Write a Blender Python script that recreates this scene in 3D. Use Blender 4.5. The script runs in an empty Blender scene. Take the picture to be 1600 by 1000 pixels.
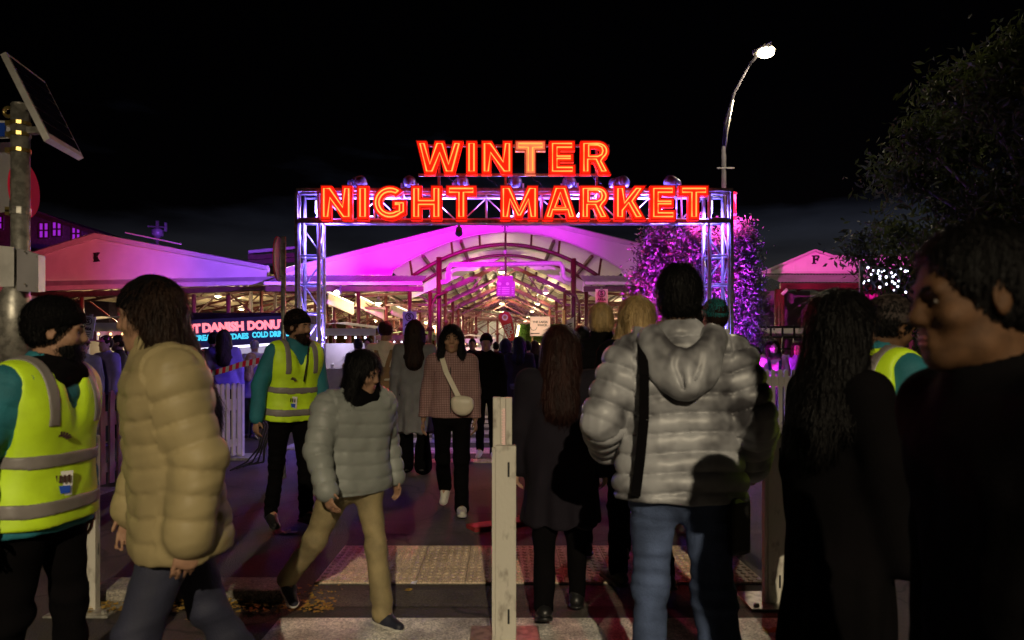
import bpy, math, random
import numpy as np
from mathutils import Vector, Matrix
from mathutils.geometry import tessellate_polygon

random.seed(7)
R = math.radians
SC = bpy.context.scene
COL = SC.collection
# ------------------------------------------------------------------ camera, sky, light, exposure
F, CX, HY, CH = 1067.0, 783.0, 553.0, 1.38
cam_d = bpy.data.cameras.new('camera')
cam_d.sensor_width = 36.0
cam_d.lens = F / 1600 * 36
cam_d.shift_x = (800 - CX) / 1600
cam_d.shift_y = (HY - 500) / 1600
cam_d.clip_start, cam_d.clip_end = 0.05, 3000
cam_d.dof.use_dof = True
cam_d.dof.focus_distance = 9.0
cam_d.dof.aperture_fstop = 3.2
cam = bpy.data.objects.new('camera', cam_d)
COL.objects.link(cam)
cam.location = (0, 0, CH)
cam.rotation_euler = (R(90), 0, 0)
SC.camera = cam

world = bpy.data.worlds.new('World')
SC.world = world
world.use_nodes = True
wn = world.node_tree.nodes
wl = world.node_tree.links
wn.clear()
w_out = wn.new('ShaderNodeOutputWorld')
w_bg = wn.new('ShaderNodeBackground')
w_sky = wn.new('ShaderNodeTexSky')
w_sky.sky_type = 'NISHITA'
w_sky.sun_disc = False
w_sky.sun_elevation = R(-3.5)
w_sky.sun_rotation = R(25)
w_sky.altitude = 20
w_tc = wn.new('ShaderNodeTexCoord')
w_map = wn.new('ShaderNodeMapping')
w_map.inputs['Scale'].default_value = (1.3, 1.3, 6.0)
w_noise = wn.new('ShaderNodeTexNoise')
w_noise.inputs['Scale'].default_value = 1.9
w_noise.inputs['Detail'].default_value = 6
w_ramp = wn.new('ShaderNodeValToRGB')
w_ramp.color_ramp.elements[0].position = 0.40
w_ramp.color_ramp.elements[0].color = (.62, .66, 1, 1)
w_ramp.color_ramp.elements[1].position = 0.66
w_ramp.color_ramp.elements[1].color = (0.04, 0.028, 0.036, 1)
w_mul = wn.new('ShaderNodeMixRGB')
w_mul.blend_type = 'MULTIPLY'
w_mul.inputs[0].default_value = 1.0
w_bg.inputs['Strength'].default_value = 0.11
wl.new(w_tc.outputs['Generated'], w_map.inputs[0])
wl.new(w_map.outputs[0], w_noise.inputs['Vector'])
w_sep = wn.new('ShaderNodeSeparateXYZ')          # a cloud deck with a clearer band low over the horizon
wl.new(w_tc.outputs['Generated'], w_sep.inputs[0])
w_el = wn.new('ShaderNodeMath'); w_el.operation = 'MULTIPLY_ADD'
w_el.inputs[1].default_value, w_el.inputs[2].default_value = 2.4, -0.40
wl.new(w_sep.outputs['Z'], w_el.inputs[0])
w_add = wn.new('ShaderNodeMath'); w_add.operation = 'ADD'; w_add.use_clamp = True
wl.new(w_noise.outputs['Fac'], w_add.inputs[0])
wl.new(w_el.outputs[0], w_add.inputs[1])
wl.new(w_add.outputs[0], w_ramp.inputs[0])
wl.new(w_sky.outputs[0], w_mul.inputs[1])
wl.new(w_ramp.outputs[0], w_mul.inputs[2])
wl.new(w_mul.outputs[0], w_bg.inputs['Color'])
wl.new(w_bg.outputs[0], w_out.inputs[0])

sun_d = bpy.data.lights.new('moon', 'SUN')
sun_d.energy = 0.006
sun_d.angle = R(0.5)
sun_d.color = (1.0, 0.93, 0.84)
sun = bpy.data.objects.new('moon', sun_d)
COL.objects.link(sun)
sun.rotation_euler = (R(55), 0, R(20))

SC.view_settings.view_transform = 'Standard'
SC.view_settings.look = 'None'
SC.view_settings.gamma = 1
SC.view_settings.use_curve_mapping = False
SC.view_settings.exposure = 0.0
SC.cycles.use_denoising = True
SC.cycles.max_bounces = 6
SC.cycles.diffuse_bounces = 3
SC.cycles.glossy_bounces = 3
SC.cycles.sample_clamp_indirect = 4.0
SC.cycles.use_light_tree = True

# ------------------------------------------------------------------ helpers
def P(px, py, D):
    """the point at distance D on the street that the photograph's pixel looks at"""
    return Vector(((px - CX) / F * D, D, CH + (HY - py) / F * D))

def XW(px, D):
    return (px - CX) / F * D

def ZW(py, D):
    return CH + (HY - py) / F * D

def mat(name, col, rough=0.6, metal=0.0, var=0.25, scale=6.0, bump=0.0, bscale=40.0, emit=None, strength=1.0,
        col2=None, stretch=None, coat=0.0, contrast=(0.35, 0.65), spec=0.5, detail=5):
    m = bpy.data.materials.new(name)
    m.use_nodes = True
    n, l = m.node_tree.nodes, m.node_tree.links
    b = n['Principled BSDF']
    b.inputs['Roughness'].default_value = rough
    b.inputs['Metallic'].default_value = metal
    b.inputs['Specular IOR Level'].default_value = spec
    b.inputs['Coat Weight'].default_value = coat
    tc = n.new('ShaderNodeTexCoord')
    mp = n.new('ShaderNodeMapping')
    l.new(tc.outputs['Object'], mp.inputs[0])
    if stretch:
        mp.inputs['Scale'].default_value = stretch
    no = n.new('ShaderNodeTexNoise')
    no.inputs['Scale'].default_value = scale
    no.inputs['Detail'].default_value = detail
    l.new(mp.outputs[0], no.inputs['Vector'])
    rp = n.new('ShaderNodeValToRGB')
    rp.color_ramp.elements[0].position, rp.color_ramp.elements[1].position = contrast
    a = col2 if col2 else tuple(c * (1 - var) for c in col)
    rp.color_ramp.elements[0].color = (*a, 1)
    rp.color_ramp.elements[1].color = (*(col if col2 else tuple(min(1, c * (1 + var * .5)) for c in col)), 1)
    l.new(no.outputs['Fac'], rp.inputs[0])
    l.new(rp.outputs[0], b.inputs['Base Color'])
    if bump:
        n2 = n.new('ShaderNodeTexNoise')
        n2.inputs['Scale'].default_value = bscale
        n2.inputs['Detail'].default_value = 4
        l.new(mp.outputs[0], n2.inputs['Vector'])
        bp = n.new('ShaderNodeBump')
        bp.inputs['Strength'].default_value = bump
        bp.inputs['Distance'].default_value = 0.02
        l.new(n2.outputs['Fac'], bp.inputs['Height'])
        l.new(bp.outputs[0], b.inputs['Normal'])
    if emit:
        b.inputs['Emission Color'].default_value = (*emit, 1)
        b.inputs['Emission Strength'].default_value = strength
    return m

WM = {}          # world matrix of every object that parents others
def tag(o, label=None, cat=None, group=None, kind=None):
    if label: o['label'] = label
    if cat: o['category'] = cat
    if group: o['group'] = group
    if kind: o['kind'] = kind
    return o

def empty(name, loc, label=None, cat=None, group=None, rz=0.0, kind=None):
    o = bpy.data.objects.new(name, None)
    COL.objects.link(o)
    o.empty_display_size = 0.2
    o.location = loc
    o.rotation_euler = (0, 0, rz)
    WM[o] = Matrix.Translation(Vector(loc)) @ Matrix.Rotation(rz, 4, 'Z')
    return tag(o, label, cat, group, kind)

def link(name, me, m, parent=None):
    o = bpy.data.objects.new(name, me)
    COL.objects.link(o)
    if m is not None and not me.materials:
        me.materials.append(m)
    if parent is not None:
        o.parent = parent
        WM[o] = WM[parent]
    else:
        WM[o] = Matrix.Identity(4)
    return o

class MB:
    """collects boxes, bars, tubes and prisms in world coordinates and links them as ONE mesh"""
    def __init__(s):
        s.v, s.f = [], []
    def add(s, vs, fs):
        b = len(s.v)
        s.v += [tuple(v) for v in vs]
        s.f += [tuple(i + b for i in f) for f in fs]
        return s
    def hexa(s, p):
        return s.add(p, [(3, 2, 1, 0), (4, 5, 6, 7), (0, 1, 5, 4), (1, 2, 6, 5), (2, 3, 7, 6), (3, 0, 4, 7)])
    def box(s, x0, x1, y0, y1, z0, z1):
        return s.hexa([(x0, y0, z0), (x1, y0, z0), (x1, y1, z0), (x0, y1, z0),
                       (x0, y0, z1), (x1, y0, z1), (x1, y1, z1), (x0, y1, z1)])
    def bar(s, a, b, w, h=None, up=(0, 0, 1)):
        a, b = Vector(a), Vector(b)
        d = (b - a).normalized()
        u = Vector(up)
        if abs(d.dot(u)) > 0.97: u = Vector((0, 1, 0))
        r = d.cross(u).normalized() * (w / 2)
        t = r.cross(d).normalized() * ((h or w) / 2)
        return s.hexa([a - r - t, a + r - t, a + r + t, a - r + t, b - r - t, b + r - t, b + r + t, b - r + t])
    def tube(s, pts, r, n=8, cyc=False, cap=True):
        pts = [Vector(p) for p in pts]
        rs = r if isinstance(r, (list, tuple)) else [r] * len(pts)
        m = len(pts)
        base = len(s.v)
        prev = None
        for i, p in enumerate(pts):
            if cyc:
                d = (pts[(i + 1) % m] - pts[i - 1])
            else:
                d = pts[min(i + 1, m - 1)] - pts[max(i - 1, 0)]
            d.normalize()
            if prev is None:
                u = Vector((0, 0, 1)) if abs(d.z) < .9 else Vector((1, 0, 0))
                u = (u - d * u.dot(d)).normalized()
            else:
                u = prev - d * prev.dot(d)
                u.normalize()
            prev = u
            w = d.cross(u)
            for k in range(n):
                a = 2 * math.pi * k / n
                s.v.append(tuple(p + (u * math.cos(a) + w * math.sin(a)) * rs[i]))
        for i in range(m if cyc else m - 1):
            j = (i + 1) % m
            for k in range(n):
                k2 = (k + 1) % n
                s.f.append((base + i * n + k, base + i * n + k2, base + j * n + k2, base + j * n + k))
        if cap and not cyc:
            s.f.append(tuple(base + k for k in range(n))[::-1])
            s.f.append(tuple(base + (m - 1) * n + k for k in range(n)))
        return s
    def prism(s, poly, plane, t0, t1, holes=()):
        """poly of (a, b) extruded from t0 to t1 along the third axis; plane 'xz', 'xy' or 'yz'"""
        def pt(p, t):
            return {'xz': (p[0], t, p[1]), 'xy': (p[0], p[1], t), 'yz': (t, p[0], p[1])}[plane]
        loops = [list(poly)] + [list(h) for h in holes]
        flat = [p for lp in loops for p in lp]
        tris = tessellate_polygon([[Vector((p[0], p[1], 0)) for p in lp] for lp in loops])
        N = len(flat)
        vs = [pt(p, t0) for p in flat] + [pt(p, t1) for p in flat]
        fs = [t for t in tris] + [tuple(i + N for i in t[::-1]) for t in tris]
        b = 0
        for lp in loops:
            m = len(lp)
            for i in range(m):
                j = (i + 1) % m
                fs.append((b + i, b + j, b + j + N, b + i + N))
            b += m
        return s.add(vs, fs)
    def strip(s, A, B):
        n = len(A)
        return s.add(list(A) + list(B), [(i, i + 1, n + i + 1, n + i) for i in range(n - 1)])
    def ball(s, c, r, n=8, m=6, sq=(1, 1, 1)):
        vs, fs = [], []
        for i in range(m + 1):
            th = math.pi * i / m
            for k in range(n):
                a = 2 * math.pi * k / n
                vs.append((c[0] + r * sq[0] * math.sin(th) * math.cos(a), c[1] + r * sq[1] * math.sin(th) * math.sin(a),
                           c[2] + r * sq[2] * math.cos(th)))
        for i in range(m):
            for k in range(n):
                k2 = (k + 1) % n
                fs.append((i * n + k, (i + 1) * n + k, (i + 1) * n + k2, i * n + k2))
        return s.add(vs, fs)
    def lathe(s, prof, c, n=12, axis=None):
        """prof of (radius, height) round the vertical axis (or round `axis`) at c"""
        ax = Vector(axis or (0, 0, 1)).normalized()
        u = Vector((0, 0, 1)) if abs(ax.z) < .9 else Vector((1, 0, 0))
        u = (u - ax * u.dot(ax)).normalized()
        w = ax.cross(u)
        vs, fs = [], []
        for r, z in prof:
            for k in range(n):
                a = 2 * math.pi * k / n
                vs.append(Vector(c) + ax * z + (u * math.cos(a) + w * math.sin(a)) * r)
        for i in range(len(prof) - 1):
            for k in range(n):
                k2 = (k + 1) % n
                fs.append((i * n + k, i * n + k2, (i + 1) * n + k2, (i + 1) * n + k))
        fs.append(tuple(range(n))[::-1])
        fs.append(tuple((len(prof) - 1) * n + k for k in range(n)))
        return s.add(vs, fs)
    def build(s, name, m, parent=None, smooth=False, bevel=0.0):
        me = bpy.data.meshes.new(name)
        vs = s.v
        if parent is not None:
            inv = WM[parent].inverted()
            vs = [inv @ Vector(v) for v in vs]
        me.from_pydata([tuple(v) for v in vs], [], s.f)
        if smooth:
            me.polygons.foreach_set('use_smooth', [True] * len(me.polygons))
        o = link(name, me, m, parent)
        if bevel:
            bv = o.modifiers.new('edges', 'BEVEL')
            bv.width, bv.segments, bv.limit_method = bevel, 2, 'ANGLE'
        return o

def copy_tree(o, parent=None):
    c = o.copy()
    COL.objects.link(c)
    if parent is not None: c.parent = parent
    for ch in o.children: copy_tree(ch, c)
    return c

def text(name, body, m, parent, loc, height, width=None, rx=90, rz=0.0, ext=0.003, outline=0.0, bold=0.0, ry=0.0, align='CENTER'):
    """lettering as geometry; loc in the parent's frame; with outline > 0 the letters are drawn as tubes"""
    cu = bpy.data.curves.new(name, 'FONT')
    cu.body = body
    cu.size = height / 0.70
    cu.align_x, cu.align_y = align, 'CENTER'
    cu.extrude = 0 if outline else ext
    cu.offset = bold
    cu.resolution_u = 3
    if outline:
        cu.fill_mode = 'NONE'
        cu.bevel_depth = outline
        cu.bevel_resolution = 1
    cu.materials.append(m)
    o = bpy.data.objects.new(name, cu)
    COL.objects.link(o)
    o.parent = parent
    o.location = loc
    o.rotation_euler = (R(rx), R(ry), rz)
    if width:
        est = len(body) * height * 0.80
        o.scale.x = width / est
    return o

def point(name, loc, col, watts, parent=None, radius=0.06):
    d = bpy.data.lights.new(name, 'POINT')
    d.color, d.energy, d.shadow_soft_size = col, watts, radius
    o = bpy.data.objects.new(name, d)
    COL.objects.link(o)
    if parent is not None:
        o.parent = parent
        loc = WM[parent].inverted() @ Vector(loc)
    o.location = loc
    return o

def spot(name, loc, target, col, watts, angle=60, blend=0.7, parent=None, radius=0.06):
    d = bpy.data.lights.new(name, 'SPOT')
    d.color, d.energy, d.shadow_soft_size = col, watts, radius
    d.spot_size, d.spot_blend = R(angle), blend
    o = bpy.data.objects.new(name, d)
    COL.objects.link(o)
    q = (Vector(target) - Vector(loc)).to_track_quat('-Z', 'Y')
    mw = Matrix.Translation(Vector(loc)) @ q.to_matrix().to_4x4()
    if parent is not None:
        o.parent = parent
        mw = WM[parent].inverted() @ mw
    o.matrix_local = mw
    return o

# ------------------------------------------------------------------ materials
M = {}
M['asphalt'] = mat('asphalt', (0.062, 0.05, 0.045), .78, var=.45, scale=1.3, bump=.8, bscale=95, contrast=(.3, .7))
M['asphalt_patch'] = mat('asphalt_patch', (0.085, 0.072, 0.06), .82, var=.4, scale=3, bump=.9, bscale=70)
M['paint'] = mat('road_paint', (0.62, 0.60, 0.58), .62, var=.4, scale=5, bump=.35, bscale=60, contrast=(.38, .6), detail=9)
M['tactile'] = mat('tactile_clay', (0.56, 0.44, 0.32), .6, var=.22, scale=9, bump=.2, bscale=60, detail=8)
M['kerb'] = mat('kerb_concrete', (0.22, 0.2, 0.17), .85, var=.4, scale=4, bump=.5, bscale=50)
M['white_wall'] = mat('white_painted_board', (0.72, 0.70, 0.68), .6, var=.07, scale=1.2, bump=.06, bscale=14)
M['trim'] = mat('trim_paint', (0.60, 0.58, 0.56), .5, var=.08, scale=3)
M['black_letter'] = mat('black_letter', (0.015, 0.013, 0.013), .5)
M['iron_roof'] = mat('galvanised_roof', (0.42, 0.42, 0.43), .45, .3, var=.15, scale=2, bump=.1, bscale=20)
M['cream_roof'] = mat('cream_roof_sheet', (0.74, 0.63, 0.43), .7, var=.22, scale=1.0, bump=.1, bscale=12)
M['red_steel'] = mat('maroon_painted_steel', (0.085, 0.014, 0.012), .5, var=.3, scale=3, bump=.05)
M['dark_steel'] = mat('dark_timber_beam', (0.07, 0.035, 0.028), .6, var=.3)
M['pipe'] = mat('pvc_pipe', (0.55, 0.53, 0.55), .35, var=.08)
M['alu'] = mat('aluminium_tube', (0.78, 0.78, 0.80), .34, .30, var=.12, scale=14, bump=.04, bscale=60)
M['galv'] = mat('galvanised_steel', (0.42, 0.40, 0.35), .42, .55, var=.35, scale=22, contrast=(.4, .6), bump=.05)
M['white_metal'] = mat('white_powder_coat', (0.62, 0.60, 0.56), .45, var=.16, scale=9, bump=.06, bscale=30, detail=8)
M['bollard'] = mat('scuffed_white_bollard_paint', (0.52, 0.49, 0.42), .6, scale=16, bump=.15, bscale=30, detail=12, col2=(0.20, 0.17, 0.14), contrast=(.31, .46), stretch=(1, 1, .5))
M['black'] = mat('black_plastic', (0.012, 0.012, 0.013), .4)
M['rubber'] = mat('black_rubber', (0.018, 0.018, 0.018), .7)
M['can'] = mat('black_lamp_can', (0.22, 0.22, 0.25), .35, .5)
M['panel'] = mat('solar_cells', (0.008, 0.008, 0.018), .18, var=.3, scale=10)
M['picket'] = mat('white_plastic_picket', (0.66, 0.62, 0.57), .5, var=.1, scale=6)
M['red_sign'] = mat('red_reflective_sign', (0.9, 0.03, 0.10), .8, var=.06, spec=.1)
M['blue_sign'] = mat('blue_sign', (0.02, 0.08, 0.5), .4)
M['sign_white'] = mat('white_sign_sheet', (0.74, 0.72, 0.72), .4, var=.06)
M['box_grey'] = mat('grey_cabinet_paint', (0.38, 0.36, 0.37), .5, var=.12, scale=5, bump=.05)
M['brass'] = mat('brass_fitting', (0.55, 0.42, 0.14), .3, .8, var=.2)
M['sign_red'] = mat('red_channel_letter', (0.5, 0.02, 0.01), .4, emit=(1.0, 0.009, 0.002), strength=1.6)
M['sign_side'] = mat('red_letter_rim', (0.35, 0.02, 0.015), .4, emit=(1.0, 0.02, 0.005), strength=.28)
M['sign_pale'] = mat('pale_channel_letter', (0.7, 0.4, 0.3), .4, emit=(1.0, 0.22, 0.1), strength=.62)
M['neon'] = mat('orange_neon_tube', (1, .5, .2), .3, emit=(1.0, 0.33, 0.06), strength=1.7)
M['led_blue'] = mat('blue_white_led', (.8, .8, 1), .3, emit=(0.62, 0.5, 1.0), strength=6)
M['lamp_warm'] = mat('warm_lamp_glass', (1, .9, .7), .3, emit=(1.0, 0.80, 0.46), strength=7)
M['lamp_white'] = mat('white_lamp_glass', (1, 1, 1), .3, emit=(1.0, 0.95, 0.85), strength=10)
M['street_glass'] = mat('street_lamp_glass', (1, 1, 1), .3, emit=(1.0, 0.86, 0.55), strength=30)
M['bulb'] = mat('warm_string_bulb', (1, .8, .5), .3, emit=(1.0, 0.62, 0.22), strength=5)
M['fairy'] = mat('cold_fairy_bulb', (1, 1, 1), .3, emit=(0.75, 0.8, 1.0), strength=5)
M['shade'] = mat('enamel_lamp_shade', (0.6, 0.58, 0.5), .35, var=.05)
M['donut_board'] = mat('dark_navy_board', (0.012, 0.012, 0.045), .4, emit=(0.03, 0.02, 0.12), strength=.35)
M['neon_pink'] = mat('pink_neon_tube', (1, .6, .6), .3, emit=(1.0, 0.20, 0.25), strength=1.6)
M['neon_white'] = mat('white_neon_core', (1, .9, .9), .3, emit=(1.0, 0.42, 0.55), strength=.35)
M['neon_cyan'] = mat('cyan_lit_letters', (.3, .9, 1), .3, emit=(0.06, 0.72, 1.0), strength=1.15)
M['win_purple'] = mat('purple_lit_glass', (.3, .1, .4), .2, emit=(0.34, 0.02, 0.62), strength=.75, var=.5, scale=2)
M['brick_dark'] = mat('dark_rendered_wall', (0.10, 0.06, 0.09), .8, var=.3)
M['flag_red'] = mat('red_banner_cloth', (0.55, 0.02, 0.03), .65, var=.15, scale=4)
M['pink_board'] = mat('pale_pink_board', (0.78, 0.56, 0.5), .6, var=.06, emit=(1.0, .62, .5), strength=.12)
M['dark_text'] = mat('dark_print', (0.05, 0.02, 0.02), .6)
M['purple_board'] = mat('market_board', (0.45, 0.12, 0.4), .5, var=.12)
M['hedge'] = mat('artificial_hedge_leaf', (0.10, 0.22, 0.025), .55, var=.6, scale=3)
M['leaf_tree'] = mat('dark_green_leaf', (0.075, 0.10, 0.03), .6, spec=.18, var=.55, scale=1.3)
def translucent(m, f):
    n, l = m.node_tree.nodes, m.node_tree.links
    b_ = n['Principled BSDF']
    t = n.new('ShaderNodeBsdfTranslucent')
    l.new(b_.inputs['Base Color'].links[0].from_socket, t.inputs['Color'])
    mx = n.new('ShaderNodeMixShader')
    mx.inputs[0].default_value = f
    o_ = [q for q in n if q.type == 'OUTPUT_MATERIAL'][0]
    l.new(b_.outputs[0], mx.inputs[1]); l.new(t.outputs[0], mx.inputs[2]); l.new(mx.outputs[0], o_.inputs['Surface'])
translucent(M['leaf_tree'], .3)
M['leaf_purple'] = mat('grey_green_leaf', (0.15, 0.16, 0.13), .38, var=.5, scale=2.2)
M['bark'] = mat('grey_bark', (0.16, 0.13, 0.12), .85, var=.4, scale=7, bump=.5, bscale=18)
M['leaf_dry'] = mat('dry_autumn_leaf', (0.36, 0.22, 0.04), .7, var=.3, scale=20)
M['timber'] = mat('timber_batten', (0.42, 0.26, 0.11), .6, var=.2, scale=8)
M['canvas'] = mat('white_canvas', (0.68, 0.66, 0.64), .75, var=.1, scale=3)
M['red_plank'] = mat('red_painted_plank', (0.28, 0.025, 0.03), .55, var=.35, scale=8, bump=.1)
M['magenta_cloth'] = mat('pink_curtain', (0.75, 0.12, 0.42), .75, var=.12, scale=3)
M['grey_wall'] = mat('grey_shop_panel', (0.16, 0.14, 0.16), .7, var=.25, scale=2)
M['pole_paint'] = mat('grey_pole_paint', (0.035, 0.032, 0.038), .8, spec=.15, var=.15)
M['cable'] = mat('black_cable', (0.012, 0.012, 0.012), .55)
# ------------------------------------------------------------------ ground
def weather(m, speck=260, crack=True):
    n, l = m.node_tree.nodes, m.node_tree.links
    b_ = n['Principled BSDF']
    src = b_.inputs['Base Color'].links[0].from_socket
    tc = n.new('ShaderNodeTexCoord')
    v1 = n.new('ShaderNodeTexVoronoi'); v1.inputs['Scale'].default_value = speck
    l.new(tc.outputs['Object'], v1.inputs['Vector'])
    r1 = n.new('ShaderNodeValToRGB')
    r1.color_ramp.elements[0].position, r1.color_ramp.elements[1].position = .1, .9
    r1.color_ramp.elements[0].color, r1.color_ramp.elements[1].color = (.45, .45, .45, 1), (1.7, 1.65, 1.55, 1)
    l.new(v1.outputs['Color'], r1.inputs[0])
    m1 = n.new('ShaderNodeMixRGB'); m1.blend_type = 'MULTIPLY'; m1.inputs[0].default_value = .75
    l.new(src, m1.inputs[1]); l.new(r1.outputs[0], m1.inputs[2])
    last = m1
    if crack:
        nz = n.new('ShaderNodeTexNoise'); nz.inputs['Scale'].default_value = 2.5
        l.new(tc.outputs['Object'], nz.inputs['Vector'])
        mxv = n.new('ShaderNodeMixRGB'); mxv.inputs[0].default_value = .25
        l.new(tc.outputs['Object'], mxv.inputs[1]); l.new(nz.outputs['Color'], mxv.inputs[2])
        v2 = n.new('ShaderNodeTexVoronoi'); v2.feature = 'DISTANCE_TO_EDGE'; v2.inputs['Scale'].default_value = .9
        l.new(mxv.outputs[0], v2.inputs['Vector'])
        r2 = n.new('ShaderNodeValToRGB')
        r2.color_ramp.elements[0].position, r2.color_ramp.elements[1].position = .002, .012
        r2.color_ramp.elements[0].color, r2.color_ramp.elements[1].color = (.25, .25, .25, 1), (1, 1, 1, 1)
        l.new(v2.outputs['Distance'], r2.inputs[0])
        m2 = n.new('ShaderNodeMixRGB'); m2.blend_type = 'MULTIPLY'; m2.inputs[0].default_value = .9
        l.new(m1.outputs[0], m2.inputs[1]); l.new(r2.outputs[0], m2.inputs[2])
        last = m2
    l.new(last.outputs[0], b_.inputs['Base Color'])
weather(M['asphalt']); weather(M['asphalt_patch'], 160, False); weather(M['paint'], 120); weather(M['tactile'], 200, False); weather(M['kerb'], 120, False)
def sheet(name, x0, x1, y0, y1, z, m, kind='structure', label=None):
    o = MB().add([(x0, y0, z), (x1, y0, z), (x1, y1, z), (x0, y1, z)], [(0, 1, 2, 3)]).build(name, m)
    return tag(o, label, None, None, kind)

sheet('asphalt_ground', -260, 260, -120, 420, 0, M['asphalt'], label='dark worn asphalt street and forecourt')
sheet('asphalt_patch', -1.6, 1.75, 3.72, 3.98, .004, M['asphalt_patch'], label='rough pale asphalt strip before the tactile tiles')
sheet('asphalt_patch', -1.9, 2.2, 5.22, 5.62, .004, M['asphalt_patch'], label='rough asphalt seam beyond the tactile tiles')
sheet('crossing_stripe', -1.15, 1.6, 2.8, 3.55, .008, M['paint'], label='broad white crossing stripe nearest the camera')
for i, (a, b_) in enumerate([(9.44, 10.03), (10.6, 11.2), (11.7, 12.3), (12.8, 13.35), (13.6, 14.2), (14.7, 15.2)]):
    sheet('crossing_stripe', -1.58, 3.2, a, b_, .004, M['paint'], label='white crossing stripe under the lit arch')
kb = MB().box(-2.3, -1.2, 3.78, 4.02, 0, .07).build('kerb', M['kerb'], bevel=.015)
tag(kb, 'short rough concrete kerb edge with leaf litter', kind='structure')

tm = MB().box(-.148, .148, -.148, .148, .004, .014)
for i in range(6):
    for j in range(6):
        cx, cy = -.122 + .0488 * i, -.122 + .0488 * j
        vs = [(cx + r * math.cos(a), cy + r * math.sin(a), z) for r, z in ((.0185, .0142), (.015, .0185), (.008, .02))
              for a in [math.pi / 3 * k for k in range(6)]]
        fs = [(q * 6 + k, q * 6 + (k + 1) % 6, q * 6 + 6 + (k + 1) % 6, q * 6 + 6 + k) for q in (0, 1) for k in range(6)] + [tuple(range(12, 18))]
        tm.add(vs, fs)
def tactile(name, label, x0, n, y0, rows, sx, sy):
    base = tag(MB().box(x0, x0 + n * sx, y0, y0 + rows * sy, 0, .004).build(name, M['kerb']), label, kind='structure')
    me = None
    for j in range(rows):
        for i in range(n):
            if me is None:
                me = bpy.data.meshes.new('tactile_tile')
                me.from_pydata(tm.v, [], tm.f)
            o = link('tactile_tile', me, M['tactile'], base)
            o.location = (x0 + (i + .5) * sx, y0 + (j + .5) * sy, 0)
            o.scale = (sx / .3, sy / .3, 1)
tactile('tactile_paving', 'studded tactile paving strip across the crossing', -1.115, 9, 4.09, 2, .3, .39)
tactile('tactile_paving', 'pink-lit tactile strip at the far kerb', -1.5, 14, 8.62, 1, .3, .27)

def fallen_leaf(px, py, size, rot, label):
    D = CH * F / (py - HY)
    x, y = XW(px, D), D
    m_ = MB()
    pts = []
    for k in range(11):
        a = 2 * math.pi * k / 11
        r = size * (1.0 if k % 2 == 0 else .5) * (1.25 if abs(math.cos(a / 2)) > .8 else .85)
        pts.append((x + r * math.cos(a + rot), y + r * math.sin(a + rot), .012 + .012 * random.random()))
    m_.add([(x, y, .010)] + pts, [(0, k + 1, (k + 1) % 11 + 1) for k in range(11)])
    tag(m_.build('fallen_leaf', M['leaf_dry']), label, 'leaf', 'fallen leaves on the road')
fallen_leaf(447, 834, .07, .3, 'large yellow leaf left of the khaki trousers on asphalt')
fallen_leaf(818, 811, .06, 1.3, 'yellow leaf on the road just beside the bollard')
fallen_leaf(1202, 991, .045, .7, 'brown leaf on the white stripe at lower right')
fallen_leaf(305, 972, .05, 2.0, 'small ochre leaf in the dark gutter at lower left')
fallen_leaf(640, 926, .03, 2.6, 'tiny brown leaf in front of the tactile tiles')
lt = MB()
for k in range(500):
    x, y = -2.2 + 1.3 * random.random(), 3.62 + .2 * abs(random.gauss(0, .8))
    a, s_ = random.random() * 6.3, random.uniform(.006, .02)
    z = .008 + .02 * random.random()
    lt.add([(x + s_ * math.cos(a), y + s_ * math.sin(a), z), (x - s_ * math.sin(a), y + s_ * math.cos(a), z + .006),
            (x - s_ * math.cos(a), y - s_ * math.sin(a), z), (x + s_ * math.sin(a), y - s_ * math.cos(a), z + .003)], [(0, 1, 2, 3)])
tag(lt.build('leaf_litter', M['leaf_dry']), 'brown leaf litter along the kerb edge', kind='stuff')
for px, py in ((600, 851), (646, 916)):
    D = CH * F / (py - HY)
    x = XW(px, D)
    tag(MB().add([(x - .02, D, .016), (x + .015, D - .02, .018), (x + .025, D + .015, .03), (x - .01, D + .03, .02)],
                 [(0, 1, 2, 3)]).build('paper_scrap', M['sign_white']),
        'white paper scrap at the far edge of the tactile tiles' if py < 900 else 'white paper scrap at the near edge of the tactile tiles', 'litter', 'paper scraps')
pk = MB().bar((-.24, 5.33, .02), (.28, 5.62, .02), .16, .035)
tag(pk.build('red_plank', M['red_plank'], bevel=.006), 'flat dark red plank lying on the road behind the bollard', 'plank')

# ------------------------------------------------------------------ the big central shed (T)
TY = 24.0
TX = XW(790, TY)
shed = empty('market_shed', (TX, TY, 0), 'central market shed with wide arched entrance under the letter T, lit magenta', 'market shed')
def t_top(px):
    if px < 735: return 348 + .249 * (735 - px) + .6
    if px > 862: return 348 + .244 * (px - 862) + .6
    u = (px - 798) / 64
    return 342.0 + 6.5 * u * u
def t_bot(px):
    u = (px - 793) / 181
    return 430 if abs(u) >= 1 else 424 - 61 * (1 - u * u)
xs = [436] + list(range(460, 612, 25)) + [611.9] + list(range(614, 974, 6)) + [974.1] + list(range(990, 1130, 20)) + [1140]
def wall_band(f_top, f_bot, y0, y1):
    m_ = MB()
    n = len(xs)
    vs = []
    for y in (y0, y1):
        vs += [(XW(x, TY), y, ZW(f_top(x), TY)) for x in xs] + [(XW(x, TY), y, ZW(f_bot(x), TY)) for x in xs]
    fs = []
    for i in range(n - 1):
        fs += [(i, i + 1, n + i + 1, n + i), (2 * n + i, 3 * n + i, 3 * n + i + 1, 2 * n + i + 1),
               (i, 2 * n + i, 2 * n + i + 1, i + 1), (n + i, n + i + 1, 3 * n + i + 1, 3 * n + i)]
    fs += [(0, n, 3 * n, 2 * n), (n - 1, 3 * n - 1, 4 * n - 1, 2 * n - 1)]
    return m_.add(vs, fs)
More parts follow.
